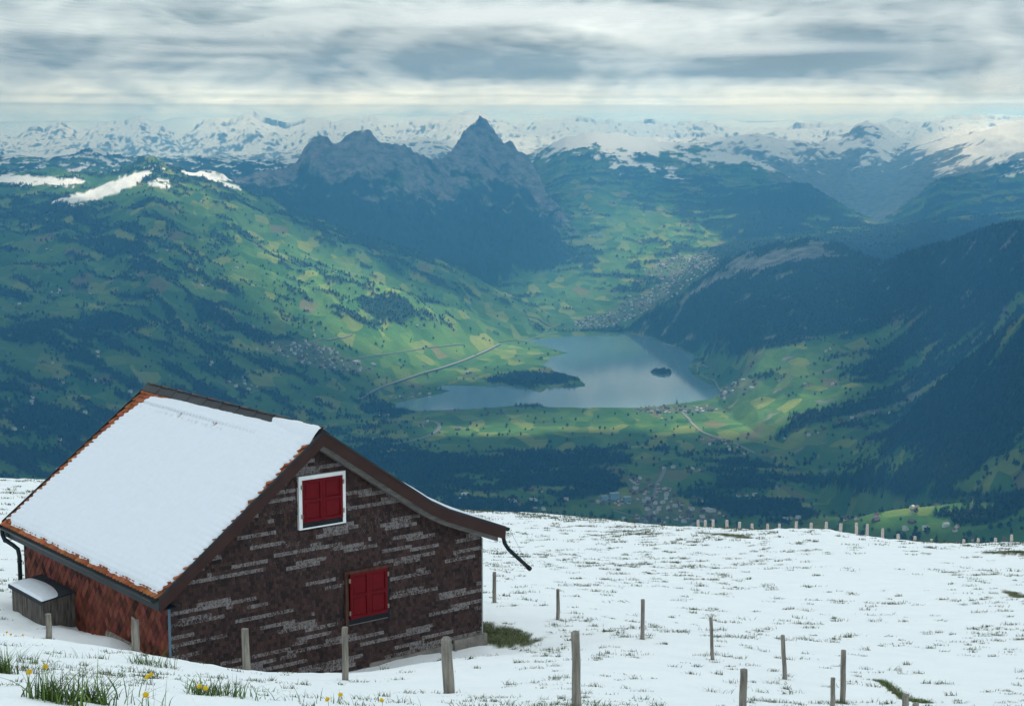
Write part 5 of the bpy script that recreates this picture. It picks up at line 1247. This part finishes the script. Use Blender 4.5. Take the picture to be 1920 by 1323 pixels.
for q, (src, nm) in enumerate(((src_house, 'pale'), (src_h2, 'white'), (src_h3, 'timber'))):
    r_ = rest[j == q]
    if len(r_): tag(scatter('far_houses', np.stack([hx[r_], hy[r_], hzz[r_]], 1), RNG.uniform(.75, 1.15, len(r_)), src), nm + ' specks of houses in the far towns of the valley', 'houses', kind='stuff')

# --- halls, blocks and tanks one can tell apart
def place(o, px, py, rz=0, sc=1):
    p = on_ground(px, py); o.location = tuple(p); o.rotation_euler = (0, 0, rz); o.scale = (sc,) * 3; return o
def thing_mesh(name, me, px, py, rz, sc, lab, cat, grp=None):
    o = bpy.data.objects.new(name, me); col.objects.link(o); place(o, px, py, rz, sc); tag(o, lab, cat, grp); return o
HALLS = [(668,680,.5,1.2,'white flat-roofed hall at the right end of the village left of the lake'),(700,684,.5,.8,'smaller flat-roofed hall right of the big white hall in the plain'),
 (1262,486,.2,1.3,'long white hall in the far town below the wooded mountain'),(1240,524,.2,1.2,'bright factory hall in the middle of the far town'),(1180,556,.2,.9,'grey hall among the roofs of the far town'),
 (1190,905,.2,.8,'grey flat hall left of the straight road in the small town'),(1250,918,.9,.7,'grey flat hall right of the straight road in the small town'),(1330,958,.5,1.0,'long grey industrial hall above the right part of the ridge fence'),
 (960,940,.3,.9,'low grey works building in the clearing right of the round tanks'),(1000,938,.3,.8,'low works building with pale roof right of the grey one in the clearing'),(912,968,.1,.9,'white flat-roofed block just over the eave of the hut'),(1080,605,.1,.9,'grey hall at the far shore of the lake')]
for px_, py_, rz, sc, lab in HALLS: thing_mesh('hall', H_HALL, px_, py_, rz, sc, lab, 'hall')
m_blue = simple('blue_cladding', (.10, .32, .48), .6, .25, scale=.2, bmp=0)
for i, (px_, py_, w_s) in enumerate(((1133, 938, .8), (1152, 936, 1.15), (1176, 941, .95))):
    b = MB(); b.box(-14, 14, -10, 10, -4, 20, 0); b.box(-14.3, 14.3, -10.3, 10.3, 20.01, 21, 1)
    for fl in range(5):
        for q in range(7): b.box(-12 + q * 3.8, -10 + q * 3.8, -10.06, -10.0, 2 + fl * 3.6, 3.8 + fl * 3.6, 2)
    o = b.build('apartment_block', [m_blue, HOUSE_MATS3[1], HOUSE_MATS3[0]]); place(o, px_, py_, .15, w_s)
    tag(o, ('smallest and leftmost', 'tallest and middle', 'rightmost')[i] + ' of the three blue blocks in the small town', 'building', 'blue blocks in the small town')
m_tank = simple('tank_concrete', (.62, .62, .60), .7, .1, bmp=0)
for px_, py_, nm in ((872, 927, 'upper'), (868, 936, 'lower')):
    b = MB(); n_ = 28
    for a_, c_, z0, z1, mi in ((0, 15, -3, 5, 0), (0, 13.6, 5.01, 5.6, 1)):
        b.prism([(c_ * math.cos(2 * math.pi * k / n_), c_ * math.sin(2 * math.pi * k / n_)) for k in range(n_)], 'z', z0, z1, mi)
    b.tube([(0, 0, 5.5), (0, 0, 7.5)], 1.2, 8, 0); b.box(-15, 15, -.6, .6, 5.7, 6.0, 0)
    o = b.build('round_tank', [m_tank, HOUSE_MATS3[0]]); place(o, px_, py_)
    tag(o, nm + ' of the two pale round tanks in the dark wood right of the hut roof', 'tank', 'pale round tanks')

# --- roads laid on the land
m_road = simple('asphalt', (.19, .20, .20), .9, .12, scale=.05, bmp=0)
def road(name, pts, width, mat=None):
    P_ = [on_ground(*p) for p in pts]; q = []
    for i in range(len(P_) - 1):
        p0, p1, p2, p3 = P_[max(i - 1, 0)], P_[i], P_[i + 1], P_[min(i + 2, len(P_) - 1)]
        n_ = max(2, int(np.hypot(*(p2 - p1)[:2]) / 25))
        for k in range(n_):
            t = k / n_; q.append(.5 * ((2 * p1) + (-p0 + p2) * t + (2 * p0 - 5 * p1 + 4 * p2 - p3) * t * t + (-p0 + 3 * p1 - 3 * p2 + p3) * t ** 3))
    q.append(P_[-1]); q = np.array(q)[:, :2]; d = np.gradient(q, axis=0); d /= np.hypot(d[:, 0], d[:, 1])[:, None] + 1e-9
    nrm = np.stack([-d[:, 1], d[:, 0]], 1); L_, R_ = q + nrm * width / 2, q - nrm * width / 2
    v = []
    zc = np.maximum(ground_z(L_[:, 0], L_[:, 1]), ground_z(R_[:, 0], R_[:, 1]))
    zc = np.maximum(zc, ground_z(q[:, 0], q[:, 1])) + 2.0
    co_ = np.concatenate([np.column_stack([L_, zc]), np.column_stack([R_, zc]), np.column_stack([L_, zc - 5]), np.column_stack([R_, zc - 5])])
    n_ = len(q); i_ = np.arange(n_ - 1)
    f = np.concatenate([np.stack([i_, i_ + n_, i_ + n_ + 1, i_ + 1], 1), np.stack([i_, i_ + 1, i_ + 1 + 2 * n_, i_ + 2 * n_], 1), np.stack([i_ + n_, i_ + 3 * n_, i_ + 3 * n_ + 1, i_ + n_ + 1], 1)])
    return tag(mesh_np(name, co_, f, mat or m_road), kind='structure')
road('motorway', [(672, 750), (700, 735), (760, 712), (810, 696), (862, 679), (900, 664), (938, 645)], 17)
road('motorway', [(560, 872), (690, 846), (740, 833), (790, 822), (815, 811), (824, 800), (815, 791), (798, 788)], 17)
road('road', [(798, 788), (792, 797), (797, 803)], 9)
road('road', [(1204, 996), (1214, 972), (1226, 940), (1231, 912), (1240, 895), (1246, 880)], 15)
road('road', [(1222, 966), (1236, 980), (1252, 1002)], 12)
road('road', [(1150, 958), (1180, 965), (1215, 975)], 8)
road('road', [(1262, 1010), (1290, 990), (1316, 972)], 12)
road('road', [(1278, 772), (1300, 796), (1318, 810), (1350, 822), (1385, 835), (1416, 850)], 13)
road('road', [(1440, 893), (1456, 912), (1462, 934)], 6)
road('road', [(640, 675), (700, 668), (780, 656), (870, 646)], 9)
road('road', [(520, 652), (560, 645), (620, 638), (660, 628)], 10)
road('road', [(935, 642), (1000, 634), (1050, 622), (1120, 612)], 10)
road('road', [(1335, 690), (1312, 680), (1310, 700), (1340, 716), (1370, 735)], 8)
road('road', [(380, 768), (420, 758), (450, 742), (500, 730)], 7)
road('road', [(1180, 640), (1210, 638), (1250, 646), (1300, 660)], 9)
road('road', [(960, 575), (985, 590), (1010, 600), (1060, 606)], 10)
